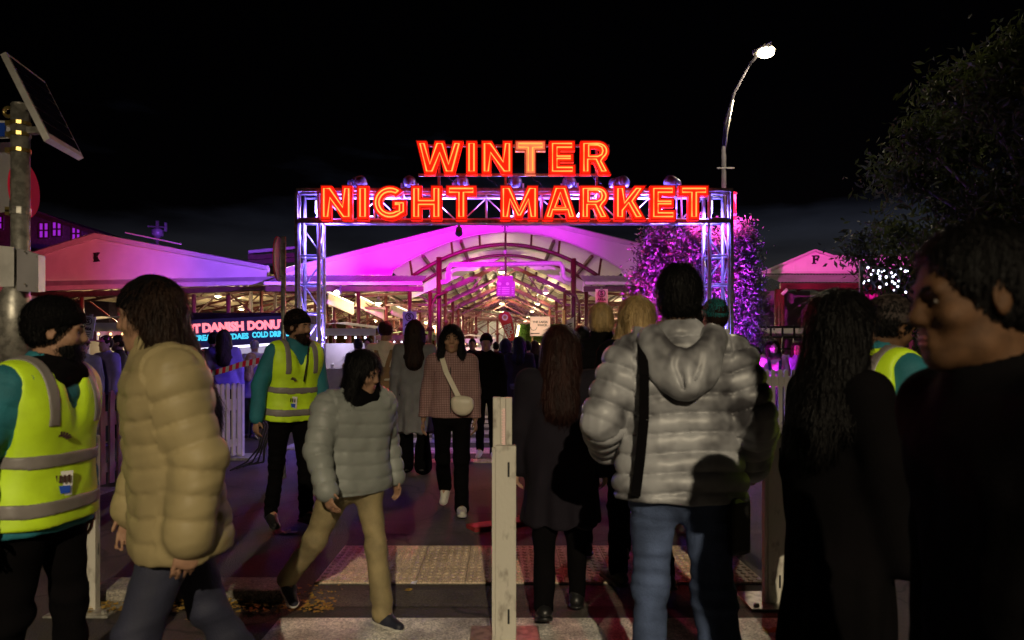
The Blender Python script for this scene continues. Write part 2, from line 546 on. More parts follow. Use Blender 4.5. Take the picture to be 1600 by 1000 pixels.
wall_band(t_top, t_bot, TY, TY + .12).build('gable_wall', M['white_wall'], shed)
wall_band(lambda p: t_top(p) - 1.0, lambda p: t_top(p) + 6, TY - .06, TY - .002).build('bargeboard', M['trim'], shed)
m_ = MB().strip([(XW(x, TY), TY - .1, ZW(t_top(x) - 2, TY)) for x in xs], [(XW(x, TY), TY + 3.4, ZW(t_top(x) - 2, TY)) for x in xs])
m_.build('roof_sheet', M['iron_roof'], shed)
# the arched fascia edge and the barrel soffit behind it
ap = [611.9 + i * 12.07 for i in range(31)]
def arch_pt(px, y, dz=0.0, k=1.0):
    return (XW(793 + (px - 793) * k, TY), y, ZW(t_bot(min(max(px, 612.2), 973.8)), TY) + dz)
tb = MB().tube([arch_pt(p, TY - .03, .02) for p in ap], .035, 6)
tb.build('arch_trim', M['trim'], shed, smooth=True)
sf = MB()
n = len(ap)
sf.strip([arch_pt(p, TY + .12) for p in ap], [arch_pt(p, TY + 3.2, -.30, .93) for p in ap])
sf.build('soffit', M['white_wall'], shed)
for k, px in enumerate((660, 720, 866, 926)):
    a, b_ = Vector(arch_pt(px, TY + .13, -.07)), Vector(arch_pt(px, TY + 3.1, -.37, .93))
    MB().bar(a, b_, .10, .10).build('soffit_purlin', M['red_steel'] if k % 2 else M['dark_steel'], shed)
inf = MB()
top_ = [arch_pt(p, TY + 3.22, -.31, .93) for p in ap]
low_ = []
for v in top_:
    dx = abs(v[0] - TX)
    zr = 5.27 - (5.27 - (ZW(440, TY) + .19)) * dx / 2.55
    low_.append((v[0], TY + 3.22, min(v[2] - .01, max(zr, v[2] - 1.1))))
inf.strip(top_, low_).build('inner_gable', M['white_wall'], shed)
rib = [(XW(790 + 150 * u, TY), TY + .75, ZW(428 - 51 * (1 - u * u), TY)) for u in [-1 + i / 15 for i in range(31)]]
MB().tube(rib, .075, 8).build('arch_rib', M['red_steel'], shed, smooth=True)
rib2 = [(p[0], TY + 2.4, p[2] - .15) for p in rib]
MB().tube(rib2, .06, 8).build('arch_rib', M['red_steel'], shed, smooth=True)
for px in (640, 705, 749, 790, 831, 875, 940):       # brackets tying fascia to rib
    u = (px - 790) / 150
    MB().bar(arch_pt(px, TY + .1, .0), (XW(px, TY), TY + .75, ZW(428 - 51 * (1 - u * u), TY)), .07).build('arch_bracket', M['red_steel'], shed)
# verandahs left and right with gutter lines
for x0, x1, nm in ((436, 668, 'left'), (905, 1012, 'right')):
    X0, X1 = XW(x0, TY), XW(x1, TY)
    zt, zb = ZW(431, TY), ZW(440, 22.6)
    m_ = MB()
    nn = int((X1 - X0) / .09)
    A, B = [], []
    for i in range(nn + 1):
        x = X0 + (X1 - X0) * i / nn
        dz = .018 * (i % 2)
        A.append((x, TY - .005, zt + dz)); B.append((x, 22.62, zb + dz))
    m_.strip(A, B).build('verandah_roof', M['iron_roof'], shed)
    MB().box(X0, X1, 22.45, 22.6, ZW(446, 22.6) , zb - .01).build('gutter', M['trim'], shed, bevel=.02)
    MB().box(X0, X1, 22.62, 22.8, ZW(455, 22.6), ZW(447, 22.6)).build('verandah_beam', M['dark_steel'], shed)
# entrance columns: pairs of maroon posts with downpipes and brackets
def column(px, D, ztop, r, parent, m='red_steel', flange=True):
    x = XW(px, D)
    c = MB().lathe([(r * 1.5, 0), (r * 1.5, .12), (r * 1.08, .16), (r, ztop * .55), (r, ztop)], (x, D, 0), 10).build('column', M[m], parent, smooth=True)
    if flange:
        MB().lathe([(r * 1.9, 0), (r * 2.1, .06), (r * 1.2, .14)], (x, D, ztop * .62), 10).build('column_collar', M[m], c, smooth=True)
    return c
for px, D, yt in ((686, 23.6, 402), (896, 23.6, 404)):
    column(px, D, ZW(yt, D), .095, shed, flange=False)
for px, D in ((672, 22.9), (640, 22.9), (916, 22.9), (560, 22.9)):
    column(px, D, ZW(456, D), .07, shed)
for s_, px in ((-1, 676), (1, 905)):
    x = XW(px, 23)
    MB().tube([(x, 23, ZW(505, 23)), (x + s_ * .01, 23, ZW(475, 23)), (x - s_ * .12, 23, ZW(462, 23)), (x - s_ * .5, 23, ZW(456, 23))], .045, 6).build('curved_bracket', M['red_steel'], shed, smooth=True)
# the white overflow pipe with its two goosenecks
Yp = 23.35
pp = [P(689, 441, Yp), P(697, 440, Yp), P(701, 436, Yp), P(701, 420, Yp), P(705, 414, Yp), P(712, 413.5, Yp), P(790, 412.8, Yp), P(868, 411.5, Yp),
      P(875, 412, Yp), P(879, 416, Yp), P(880, 432, Yp), P(884, 436.5, Yp), P(892, 438, Yp)]
MB().tube(pp, .085, 10).build('downpipe', M['pipe'], shed, smooth=True)
for px in (702, 733, 848, 879):
    c = P(px, 413.2 if 705 < px < 875 else 426, Yp)
    MB().lathe([(.1, -.04), (.1, .04)], c, 10, (1, 0, 0) if 705 < px < 875 else (0, 0, 1)).build('pipe_collar', M['pipe'], shed)
# letter on the fascia
def slab_letter(ch, parent, cx, y, cz, h, m, xdir=None):
    w = h * .92
    t, sf_ = h * .22, h * .12
    def pt(a, b): return (cx + a, cz + b)
    polys = []
    if ch == 'K':
        polys = [[(-.30, -.5), (-.30, .5), (-.10, .5), (-.10, -.5)], [(-.42, .38), (-.42, .501), (.02, .501), (.02, .38)], [(-.42, -.501), (-.42, -.38), (.02, -.38), (.02, -.501)],
                 [(-.101, .0), (.22, .38), (.40, .38), (.06, .0)], [(-.02, .05), (.24, -.39), (.44, -.39), (.12, .10)], [(.12, .381), (.12, .502), (.50, .502), (.50, .381)],
                 [(.14, -.502), (.14, -.381), (.54, -.381), (.54, -.502)]]
    elif ch == 'F':
        polys = [[(-.28, -.5), (-.28, .5), (-.08, .5), (-.08, -.5)], [(-.42, -.501), (-.42, -.38), (.08, -.38), (.08, -.501)], [(-.42, .38), (-.42, .501), (.46, .501), (.46, .38)],
                 [(.34, .16), (.34, .379), (.46, .379), (.46, .16)], [(-.079, -.05), (-.079, .08), (.20, .08), (.20, -.05)], [(.201, -.16), (.201, .18), (.30, .18), (.30, -.16)]]
    else:
        polys = [[(-.10, -.5), (-.10, .379), (.10, .379), (.10, -.5)], [(-.24, -.501), (-.24, -.38), (.24, -.38), (.24, -.501)], [(-.45, .38), (-.45, .501), (.45, .501), (.45, .38)],
                 [(-.45, .18), (-.45, .379), (-.35, .379), (-.35, .18)], [(.35, .18), (.35, .379), (.45, .379), (.45, .18)]]
    mb = MB()
    for i, q in enumerate(polys):
        d = .002 * i
        if xdir is None:
            mb.prism([(cx + a * w, cz + b * h) for a, b in q], 'xz', y - .05 - d, y)
        else:
            mm = MB().prism([(a * w, b * h) for a, b in q], 'xz', -.05 - d, 0)
            u, nrm = Vector(xdir), Vector((-xdir[1], xdir[0], 0))
            mb.add([Vector((cx, y, cz)) + u * v[0] + nrm * v[1] + Vector((0, 0, v[2])) for v in mm.v], mm.f)
    return mb.build('letter', m, parent)
lt_ = slab_letter('T', shed, XW(789, TY), TY - .01, ZW(357.5, TY), .27, M['black_letter'])
lt_['label'] = 'black slab letter T'

# the roof structure inside: frames repeat down the shed
def frame_mesh(bays_l, bays_r):
    """one frame in the shed's local axes, front face at y = 0"""
    m_ = MB()
    hw = 2.42
    ze, zr = ZW(440, TY) + .02, 5.05
    m_.bar((-hw, 0, ze), (0, 0, zr), .09, .16).bar((hw, .003, ze), (0, .003, zr), .09, .16)
    m_.bar((-hw, .1, ze - .55), (.55, .1, zr - .22), .06).bar((hw, .106, ze - .55), (-.55, .106, zr - .22), .06)
    m_.bar((-hw, .2, ze - .05), (-hw + 1.15, .2, ze + .42), .05).bar((hw, .2, ze - .05), (hw - 1.15, .2, ze + .42), .05)
    m_.bar((-hw * .55, .003, ze + .05), (-hw * .35, .003, zr - .4), .05).bar((hw * .55, 0, ze + .05), (hw * .35, 0, zr - .4), .05)
    for s, nb in ((-1, bays_l), (1, bays_r)):
        for b in range(nb):
            xa, xb = s * (hw + b * 2.4), s * (hw + (b + 1) * 2.4)
            za, zb = ze - .03 - b * .13, ze - .16 - b * .13
            m_.bar((xa, .002 * b, za), (xb, .002 * b, zb), .08, .1)
            m_.bar((xa, .002 * b + .004, za - .55), (xb, .002 * b + .004, zb - .42), .07, .09)
            for q in range(4):
                x0, x1 = xa + (xb - xa) * q / 4, xa + (xb - xa) * (q + 1) / 4
                lo, hi = (za - .5, za - .06)
                m_.bar((x0, .012, lo if q % 2 else hi), (x1, .012, hi if q % 2 else lo), .045)
    return m_
fm = frame_mesh(2, 4)
f_me = bpy.data.meshes.new('roof_frame')
f_me.from_pydata(fm.v, [], fm.f)
f_me.materials.append(M['red_steel'])
c_me = None
NF = 22
FS = 4.2
ze0, zr0 = ZW(440, TY) + .02, 5.05
cm_ = MB().lathe([(.13, 0), (.13, .1), (.085, .14), (.075, 2.0), (.075, 2.6), (.16, 2.66), (.16, 2.74), (.075, 2.8), (.07, ze0)], (0, 0, 0), 8)
c_me = bpy.data.meshes.new('column')
c_me.from_pydata([tuple(v) for v in cm_.v], [], cm_.f)
c_me.polygons.foreach_set('use_smooth', [True] * len(c_me.polygons))
c_me.materials.append(M['red_steel'])
for i in range(NF):
    y = 3.6 + FS * i
    o = link('roof_frame', f_me, None, shed)
    o.location = (0, y, 0)
    for x in (-2.42, 2.42, -4.82, 4.82, -7.22, 7.22, 9.62):
        if abs(x) > 6 and i > 9: continue
        c = link('column', c_me, None, shed)
        c.location = (x, y + .05, 0)
        c.scale.z = 1 if abs(x) < 3 else .96
LEN = 3.2 + FS * NF
for s in (-1, 1):
    for t in (.12, .3, .48, .66, .84):
        x = TX + s * 2.42 * (1 - t)
        z = ze0 + (zr0 - ze0) * t + .14
        MB().bar((x, TY + 3.3, z), (x, TY + 3.3 + LEN, z), .07, .1).build('purlin', M['dark_steel'], shed)
    for t in (1.2, 2.4, 3.6, 4.6):
        x = TX + s * (2.42 + t)
        z = ze0 - .03 - t * .054 + .1
        MB().bar((x, TY + 3.3, z), (x, TY + 3.3 + LEN, z), .07, .1).build('purlin', M['dark_steel'], shed)
    m_ = MB()
    A = (TX, zr0 + .22); B = (TX + s * 2.55, ze0 + .17); E = (TX + s * (7.3 if s < 0 else 12.2), ze0 - .28)
    for p, q in ((A, B), (B, E)):
        nn = int(LEN / 2.1)
        for i in range(nn):      # sheet by sheet, each lapped a little over the next
            ya, yb = TY + 3.3 + i * 2.1, TY + 3.3 + (i + 1) * 2.1 - .04
            dz = .012 * (i % 2)
            m_.add([(p[0], ya, p[1] + dz), (p[0], yb, p[1] + dz), (q[0], yb, q[1] + dz), (q[0], ya, q[1] + dz)], [(0, 1, 2, 3)])
    m_.build('roof_lining', M['cream_roof'], shed)

# ------------------------------------------------------------------ the left shed (K), turned a little
KA, KB = Vector((XW(75, 29), 29, 0)), Vector((XW(462, 24.7), 24.7, 0))
KU = (KB - KA).normalized()
KN = Vector((-KU.y, KU.x, 0))
def K(px, py, off=0.0):
    """where the pixel meets the shed's front plane, off metres behind it"""
    o_ = KA + KN * off
    a = (px - CX) / F
    D = (o_.x * KN.x + o_.y * KN.y) / (a * KN.x + KN.y)
    return Vector((a * D, D, ZW(py, D)))
kmid = K(152, 366); kmid.z = 0
kshed = empty('market_shed', kmid, 'left market shed with low white gable carrying the letter K, lit red to violet', 'market shed')
def kpoly(pts, o0, o1, name, m):
    a = [K(px, py) + KN * o0 for px, py in pts]
    b = [K(px, py) + KN * o1 for px, py in pts]
    n = len(pts)
    tris = tessellate_polygon([[Vector((px, -py, 0)) for px, py in pts]])
    mb = MB().add(a + b, [tuple(t) for t in tris] + [tuple(i + n for i in t[::-1]) for t in tris] + [(i, (i + 1) % n, (i + 1) % n + n, i + n) for i in range(n)])
    return mb.build(name, m, kshed)
kpoly([(-60, 420), (60, 396), (152, 368), (418, 418), (418, 434), (60, 441), (-60, 444)], 0, .12, 'gable_wall', M['white_wall'])
kpoly([(-62, 418), (60, 393.5), (152, 365), (420, 415.5), (420, 422), (152, 373), (60, 401), (-62, 425)], -.12, -.004, 'bargeboard', M['trim'])
kpoly([(-62, 443), (418, 434), (462, 433), (462, 440), (300, 443), (60, 449), (-62, 451)], -.35, -.13, 'verandah_roof', M['iron_roof'])
kpoly([(-62, 451.5), (60, 449.5), (300, 443.5), (462, 440.5), (462, 446), (300, 450), (60, 457), (-62, 459)], -.55, -.36, 'gutter', M['trim'])
kpoly([(-62, 460), (60, 458), (300, 451), (462, 447), (462, 453), (300, 459), (60, 467), (-62, 469)], -.3, -.1, 'verandah_beam', M['dark_steel'])
def ktop(t0, t1, dep):
    return None
m_ = MB()
m_.strip([K(-62, 417) - KN * .15, K(60, 392.5) - KN * .15, K(152, 364) - KN * .15, K(420, 414.5) - KN * .15],
         [K(-62, 417) + KN * 40, K(60, 392.5) + KN * 40, K(152, 364) + KN * 40, K(420, 414.5) + KN * 40])
m_.build('roof_sheet', M['iron_roof'], kshed)
MB().bar(K(183, 365) + KN * .4 + Vector((0, 0, .1)), K(270, 383) + KN * .4 + Vector((0, 0, .1)), .08, .05).build('ridge_rail', M['trim'], kshed)
kc = K(151.5, 402)
kl = slab_letter('K', kshed, kc.x - KN.x * .01, kc.y - KN.y * .01, kc.z, .37, M['black_letter'], xdir=tuple(KU))
kl['label'] = 'black slab letter K'
for px in (303, 357, 215, 128, 60, -20):
    p = K(px, 460)
    c = MB().lathe([(.14, 0), (.14, .12), (.1, .16), (.085, 2.4), (.085, p.z)], (p.x, p.y, 0), 10).build('column', M['red_steel'], kshed, smooth=True)
    MB().lathe([(.11, 0), (.17, .04), (.17, .1), (.1, .16)], (p.x, p.y, ZW(494, p.y) - .1), 10).build('column_collar', M['red_steel'], c, smooth=True)
km = MB()            # one cross truss of the K shed in local axes: u along the front, n into the depth
W2 = 7.6
for s in (-1, 1):
    km.bar((0, 0, 5.0), (s * W2, 0, 3.75), .08, .12)
    km.bar((0, .004, 4.3), (s * W2, .004, 3.55), .08, .1)
    for q in range(8):
        x0, x1 = s * W2 * q / 8, s * W2 * (q + 1) / 8
        t0, t1 = 5.0 - 1.25 * q / 8, 5.0 - 1.25 * (q + 1) / 8
        b0, b1 = 4.3 - .75 * q / 8, 4.3 - .75 * (q + 1) / 8
        km.bar((x0, .01, b0 if q % 2 else t0), (x1, .01, t1 if q % 2 else b1), .05)
    km.bar((s * 3.8, .1, 2.7), (s * 2.0, .1, 4.0), .06).bar((s * 3.8, .1, 2.7), (s * 5.6, .1, 3.75), .06)
k_me = bpy.data.meshes.new('roof_truss')
k_me.from_pydata(km.v, [], km.f)
k_me.materials.append(M['red_steel'])
krz = math.atan2(KU.y, KU.x)
kx0 = K(240, 400); kx0.z = 0
kinv = WM[kshed].inverted()
for i in range(11):
    pos = kx0 + KN * (1.6 + 3.6 * i)
    o = link('roof_truss', k_me, None, kshed)
    o.location = kinv @ pos
    o.rotation_euler = (0, 0, krz)
    for u in (-7.2, -3.8, 0.0, 3.8, 7.2):
        c = link('column', c_me, None, kshed)
        c.location = kinv @ (pos + KU * u + KN * .1)
        c.scale.z = .98
for u in (-6.4, -4.8, -3.2, -1.6, 1.6, 3.2, 4.8, 6.4):
    a = kx0 + KU * u
    z = 5.1 - 1.25 * abs(u) / W2 + .04
    MB().bar(a + KN * 1 + Vector((0, 0, z)), a + KN * 41 + Vector((0, 0, z)), .07, .1).build('purlin', M['dark_steel'], kshed)
m_ = MB()
for s in (-1, 1):
    for i in range(19):
        n0, n1 = 1 + i * 2.1, 1 + (i + 1) * 2.1 - .05
        q = []
        for u, z in ((0, 5.28), (s * 7.8, 3.96)):
            q.append((u, z))
        a = kx0
        dz = Vector((0, 0, .012 * (i % 2)))
        m_.add([a + KU * q[0][0] + KN * n0 + Vector((0, 0, q[0][1])) + dz, a + KU * q[0][0] + KN * n1 + Vector((0, 0, q[0][1])) + dz,
                a + KU * q[1][0] + KN * n1 + Vector((0, 0, q[1][1])) + dz, a + KU * q[1][0] + KN * n0 + Vector((0, 0, q[1][1])) + dz], [(0, 1, 2, 3)])
m_.build('roof_lining', M['cream_roof'], kshed)

# ------------------------------------------------------------------ the right shed (F)
FY = 22.0
fshed = empty('market_shed', (XW(1273, FY), FY, 0), 'right market shed with small gable carrying the letter F, lit pink', 'market shed')
g = [(1196, 424), (1273, 392.5), (1302, 402), (1400, 401), (1640, 401), (1640, 427), (1196, 427)]
MB().prism([(XW(a, FY), ZW(b, FY)) for a, b in g], 'xz', FY, FY + .12).build('gable_wall', M['white_wall'], fshed)
for k in range(23):
    px = 1204 + 19 * k
    yt = 424 - (px - 1196) * .409 if px < 1273 else (392.5 + (px - 1273) * .328 if px < 1302 else 401.5)
    MB().box(XW(px, FY) - .012, XW(px, FY) + .012, FY - .014, FY - .002, ZW(425, FY), ZW(yt + 2.5, FY)).build('wall_batten', M['white_wall'], fshed)
for a, b_ in (((1192, 425.5), (1273, 391)), ((1273, 391), (1303, 401)), ((1303, 400.5), (1640, 399.5))):
    MB().bar(P(*a, FY - .05), P(*b_, FY - .05), .08, .07).build('bargeboard', M['trim'], fshed)
MB().box(XW(1183, FY), XW(1640, FY), FY - .14, FY - .02, ZW(428, FY), ZW(424, FY)).build('gutter', M['trim'], fshed, bevel=.015)
m_ = MB()
A, B = [], []
X0, X1 = XW(1192, FY), XW(1640, FY)
for i in range(181):
    x = X0 + (X1 - X0) * i / 180
    dz = .016 * (i % 2)
    A.append((x, FY - .02, ZW(429.5, FY) + dz)); B.append((x - (.0 if i else 0), FY - 1.4, ZW(441, FY - 1.4) + dz))
m_.strip(A, B).build('verandah_roof', M['iron_roof'], fshed)
MB().box(X0, X1, FY - 1.42, FY - 1.3, ZW(452, FY - 1.4), ZW(442.5, FY - 1.4)).build('verandah_beam', M['red_steel'], fshed)
for px in (1217, 1330, 1500):
    c = column(px, FY - 1.3, ZW(452, FY - 1.3), .13, fshed, flange=False)
    MB().tube([P(px + 6, 462, FY - 1.55), P(px + 6, 600, FY - 1.55)], .05, 8).build('downpipe', M['red_steel'], c, smooth=True)
MB().tube([P(1222, 460, FY - 1.55), P(1230, 452, FY - 1.55)], .05, 8).build('pipe_elbow', M['trim'], fshed, smooth=True)
fs_ = MB()
for q in range(22):
    x0, x1 = XW(1225 + 18 * q, FY), XW(1243 + 18 * q, FY)
    fs_.bar((x0, FY - .9, ZW(452 if q % 2 else 459, FY)), (x1, FY - .9, ZW(459 if q % 2 else 452, FY)), .05)
fs_.build('roof_truss', M['red_steel'], fshed)
MB().box(XW(1183, FY), XW(1310, FY), FY + 2.0, FY + 2.1, 0, 3.6).build('back_wall', M['grey_wall'], fshed)
MB().box(XW(1300, FY), XW(1640, FY), FY + 3.0, FY + 3.1, 0, 3.6).build('back_wall', M['white_wall'], fshed)
for k in range(4):
    x = XW(1304 + 13 * k, FY + 1)
    MB().box(x, x + .2, FY + 1, FY + 1.04, 0, ZW(452, FY + 1)).build('wall_panel', M['sign_white'], fshed)
MB().bar(P(1306, 520, FY + .5), P(1323, 455, FY + .5), .09).build('brace', M['dark_steel'], fshed)
m_ = MB()
A, B = [], []
for i in range(46):
    x = XW(1331 + i * 2.2, FY - .4)
    y = FY - .4 + .09 * math.sin(i * 1.15) + .04 * math.sin(i * .4)
    A.append((x, y, ZW(446, FY - .4))); B.append((x + .05 * math.sin(i), y, .25))
m_.strip(A, B)
ctn = m_.build('curtain', M['magenta_cloth'], None)
tag(ctn, 'pink curtain hanging under the right shed verandah', 'curtain')
m_ = MB()
for (a, b_) in (((1292, 459), (1304, 505)),):
    m_.add([P(1289, 466, FY - .8), P(1302, 458, FY - .8), P(1303, 500, FY - .75), P(1300, 496, FY - .8)], [(0, 1, 2, 3)])
fl = MB().prism([(XW(1289, 21), ZW(470, 21)), (XW(1302, 21), ZW(460, 21)), (XW(1302, 21), ZW(497, 21))], 'xz', 21.0, 21.02).build('pink_pennant', M['magenta_cloth'])
tag(fl, 'triangular pink pennant hanging beside the curtain', 'pennant')
tx = empty('shop_sign', P(1400, 531, 20.4), 'small sign with pink letters ending in ents', 'sign')
MB().box(XW(1352, 20.4), XW(1420, 20.4), 20.4, 20.44, ZW(543, 20.4), ZW(520, 20.4)).build('board', M['brick_dark'], tx)
text('lettering', 'ents', mat('pink_lit_letters', (1, .3, .4), .4, emit=(1, .1, .2), strength=.8), tx, (.1, -.03, 0), .17)
fl_ = slab_letter('F', fshed, XW(1273, FY), FY - .016, ZW(406, FY), .27, M['black_letter'])
fl_['label'] = 'black slab letter F'
rl = empty('railing', (XW(1245, 17.5), 17.5, 0), 'dark railing with pale panels behind the seated visitors on the right', 'railing')
for k in range(9):
    x = XW(1186, 17.5) + k * .3
    MB().bar((x, 17.5, 0), (x, 17.5, ZW(509, 17.5)), .04).build('post', M['black'], rl)
for py in (511, 527, 545):
    MB().bar((XW(1184, 17.5), 17.47, ZW(py, 17.5)), (XW(1330, 17.5), 17.47, ZW(py, 17.5)), .05).build('rail', M['black'], rl)
MB().box(XW(1184, 17.6), XW(1330, 17.6), 17.6, 17.62, ZW(526, 17.6), ZW(513, 17.6)).build('panel', M['canvas'], rl)

# ------------------------------------------------------------------ building with violet windows behind the left shed
bd = empty('brick_building', (XW(95, 46), 46, 0), 'dark old building with violet lit windows behind the left shed', 'building')
MB().prism([(XW(-260, 46), 0), (XW(170, 46), 0), (XW(170, 46), ZW(372, 46)), (XW(118, 46), ZW(352, 46)), (XW(60, 46), ZW(330, 46)), (XW(-260, 46), ZW(316, 46))], 'xz', 46, 54).build('wall', M['brick_dark'], bd)
MB().bar(P(40, 330, 45.9), P(172, 371, 45.9), .3, .25).build('eaves', M['dark_steel'], bd)
for px, py, w, h in ((68.5, 360, 15.5, 24), (89, 358, 15, 23), (119, 365, 14, 20), (144, 366, 9, 6), (-2, 348, 12, 20), (-40, 344, 14, 22)):
    x0, x1, z0, z1 = XW(px - w / 2, 45.9), XW(px + w / 2, 45.9), ZW(py + h / 2, 45.9), ZW(py - h / 2, 45.9)
    wd = MB().box(x0, x1, 45.93, 45.99, z0, z1).build('window', M['win_purple'], bd)
    fr = MB()
    for i in (0, .5, 1):
        fr.bar((x0 + (x1 - x0) * i, 45.88, z0), (x0 + (x1 - x0) * i, 45.88, z1), .09)
        fr.bar((x0, 45.875, z0 + (z1 - z0) * i), (x1, 45.875, z0 + (z1 - z0) * i), .09)
    fr.build('window_frame', M['dark_steel'], wd)
cn = empty('antenna_mast', (XW(245, 40), 40, 0), 'small rooftop mast with dishes above the left shed', 'mast')
MB().bar((XW(246, 40), 40, 0), (XW(246, 40), 40, ZW(345, 40)), .12).build('mast', M['galv'], cn)
MB().bar(P(231, 354, 40), P(257, 355, 40), .08).build('cross_arm', M['galv'], cn)
MB().lathe([(.05, 0), (.32, .2), (.34, .5), (.1, .62)], P(246, 373, 40), 10).build('dish', M['iron_roof'], cn, smooth=True)
MB().box(XW(258, 40), XW(260, 40), 39.9, 40.1, ZW(362, 40), ZW(348, 40)).build('panel_antenna', M['iron_roof'], cn)
rf = empty('flat_canopy', (XW(425, 31), 31, 0), 'dark flat roof canopy between the two sheds', 'canopy')
MB().hexa([P(388, 396, 30), P(470, 388, 30), P(470, 390, 36), P(388, 398, 36), P(388, 391, 30), P(470, 384, 30), P(470, 386, 36), P(388, 393, 36)]).build('roof_slab', M['iron_roof'], rf)
for px in (392, 430, 466):
    MB().bar((XW(px, 31), 31, 0), P(px, 394, 31), .12).build('post', M['dark_steel'], rf)
for py in (402, 410):
    MB().bar(P(388, py, 30.5), P(470, py - 4, 30.5), .1, .2).build('beam', M['dark_steel'], rf)
# ------------------------------------------------------------------ hanging lamps inside the sheds
def pendant(pos, label, group, watts=0, r=.2, col=(1, .78, .45)):
    t = empty('pendant_lamp', pos, label, 'lamp', group)
    x, y, z = pos
    MB().lathe([(r, 0), (r * .95, .05), (r * .35, .16), (r * .2, .26)], (x, y, z), 12).build('lamp_shade', M['shade'], t, smooth=True)
    MB().ball((x, y, z - .005), r * .72, 10, 6, (1, 1, .35)).build('lamp_glass', M['lamp_warm'], t, smooth=True)
    MB().tube([(x, y, z + .26), (x, y, z + .8)], .012, 5).build('rod', M['galv'], t)
    if watts:
        point('lamp_light', (x, y, z - .12), col, watts, t, .12)
    return t
NTH = ['first', 'second', 'third', 'fourth', 'fifth', 'sixth', 'seventh', 'eighth']
WW = 350
for i in range(8):
    pendant((TX - .12, 27.0 + 8.4 * i, 4.62), NTH[i] + ' pendant lamp under the central shed ridge counted from the entrance', 'lamps along the central ridge', (WW * .45 if i == 0 else WW) if i < 7 else 0, .21)
for i in range(7):
    pendant((TX + 1.75, 29.3 + 6.3 * i, 4.0), NTH[i] + ' pendant lamp right of the central ridge counted from the entrance', 'lamps right of the central ridge', WW * .5 if i < 4 else 0, .16)
for i in range(5):
    pendant((TX + 6.0, 27 + 8 * i, 3.45), NTH[i] + ' pendant lamp in the right aisle counted from the front', 'lamps in the right aisle', WW * .7, .18)
for i in range(6):
    pendant((TX - 4.9, 26.4 + 5.5 * i, 3.35), NTH[i] + ' pendant lamp in the left aisle counted from the front', 'lamps in the left aisle', WW * .75, .18)
for i in range(5):
    for u, row in ((-4.2, 'left'), (.8, 'middle'), (5.2, 'right')):
        p = kx0 + KU * u + KN * (2.6 + 7.2 * i)
        pendant((p.x, p.y, 3.85), NTH[i] + ' lamp from the front in the ' + row + ' row under the left shed trusses', 'lamps in the left shed', WW * .85 if i < 4 else 0, .18)
# bright flood lamp on the left aisle edge
fl = empty('flood_lamp', P(526, 458, 21.6), 'very bright flood lamp at the verandah edge left of the entrance', 'lamp')
c0 = P(526, 458, 21.6)
MB().lathe([(.05, 0), (.12, .05), (.13, .14), (.06, .24)], c0, 10, (0, 1, .2)).build('lamp_can', M['can'], fl, smooth=True)
MB().ball(c0 + Vector((0, -.02, 0)), .085, 10, 6).build('lamp_glass', M['street_glass'], fl, smooth=True)
MB().bar(c0 + Vector((0, .2, .05)), c0 + Vector((0, .6, .3)), .04).build('bracket', M['can'], fl)
point('lamp_light', c0 + Vector((0, -.25, -.05)), (1, .8, .45), 60, fl, .08)
# long light-coloured cable tray / display boards under the left aisle roof
for k, (a, b_) in enumerate((((512, 466), (552, 484)), ((556, 470), (600, 492)), ((612, 484), (636, 494)))):
    bb = empty('roof_baffle', P(*a, 25 + 2 * k), ['first', 'second', 'third'][k] + ' pale sloping baffle board under the left aisle roof counted from the arch', 'board', 'baffle boards')
    pa, pb = P(*a, 25 + 2 * k), P(*b_, 27 + 2 * k)
    MB().bar(pa, pb, .05, .42).build('board', M['cream_roof'], bb)
    MB().bar(pa + Vector((0, -.05, .25)), pb + Vector((0, -.05, .25)), .06, .05).build('light_strip', mat('strip_lamp', (1, 1, .9), .4, emit=(1, .9, .7), strength=1.6), bb)

# ------------------------------------------------------------------ the arch of box truss with its sign
AY = 10.0
def tubes(parent, name, a, b, r=.012, m='alu'):
    return MB().tube([a, b], r, 8).build(name, M[m], parent, smooth=True)
arch = empty('truss_arch', (.2, AY, 0), 'aluminium box truss arch carrying the neon sign over the entrance', 'truss arch')
LX = (-2.96, -2.67)
RX = (3.05, 3.34)
AYB = AY + .29
ZT, ZB = 3.75, 3.34
def tower(xs_):
    for x in xs_:
        for y in (AY, AYB):
            tubes(arch, 'chord', (x, y, .02), (x, y, ZT), .029)
    z = .3
    k = 0
    while z < ZB - .1:
        for y in (AY, AYB):
            tubes(arch, 'rung', (xs_[0], y, z), (xs_[1], y, z), .015)
        for x in xs_:
            tubes(arch, 'rung', (x, AY, z), (x, AYB, z), .015)
        if z + .42 < ZB + .05:
            for j, x in enumerate(xs_):
                p, q = (AY, AYB) if (k + j) % 2 else (AYB, AY)
                tubes(arch, 'brace', (x, p, z), (x, q, z + .42), .011)
            p, q = (xs_[0], xs_[1]) if k % 2 else (xs_[1], xs_[0])
            tubes(arch, 'brace', (p, AYB, z), (q, AYB, z + .42), .011)
        z += .42
        k += 1
    MB().box(xs_[0] - .2, xs_[1] + .2, AY - .2, AYB + .2, 0, .02).build('base_plate', M['galv'], arch)
    for z in (ZB, ZT):
        MB().box(xs_[0] - .01, xs_[1] + .01, AY - .03, AY - .027, z - .02, z + .03).build('corner_bar', M['galv'], arch)
tower(LX)
tower(RX)
for y in (AY, AYB):
    for z in (ZB, ZT - .02):
        tubes(arch, 'chord', (LX[0], y, z), (RX[1], y, z), .025)
nx = 14
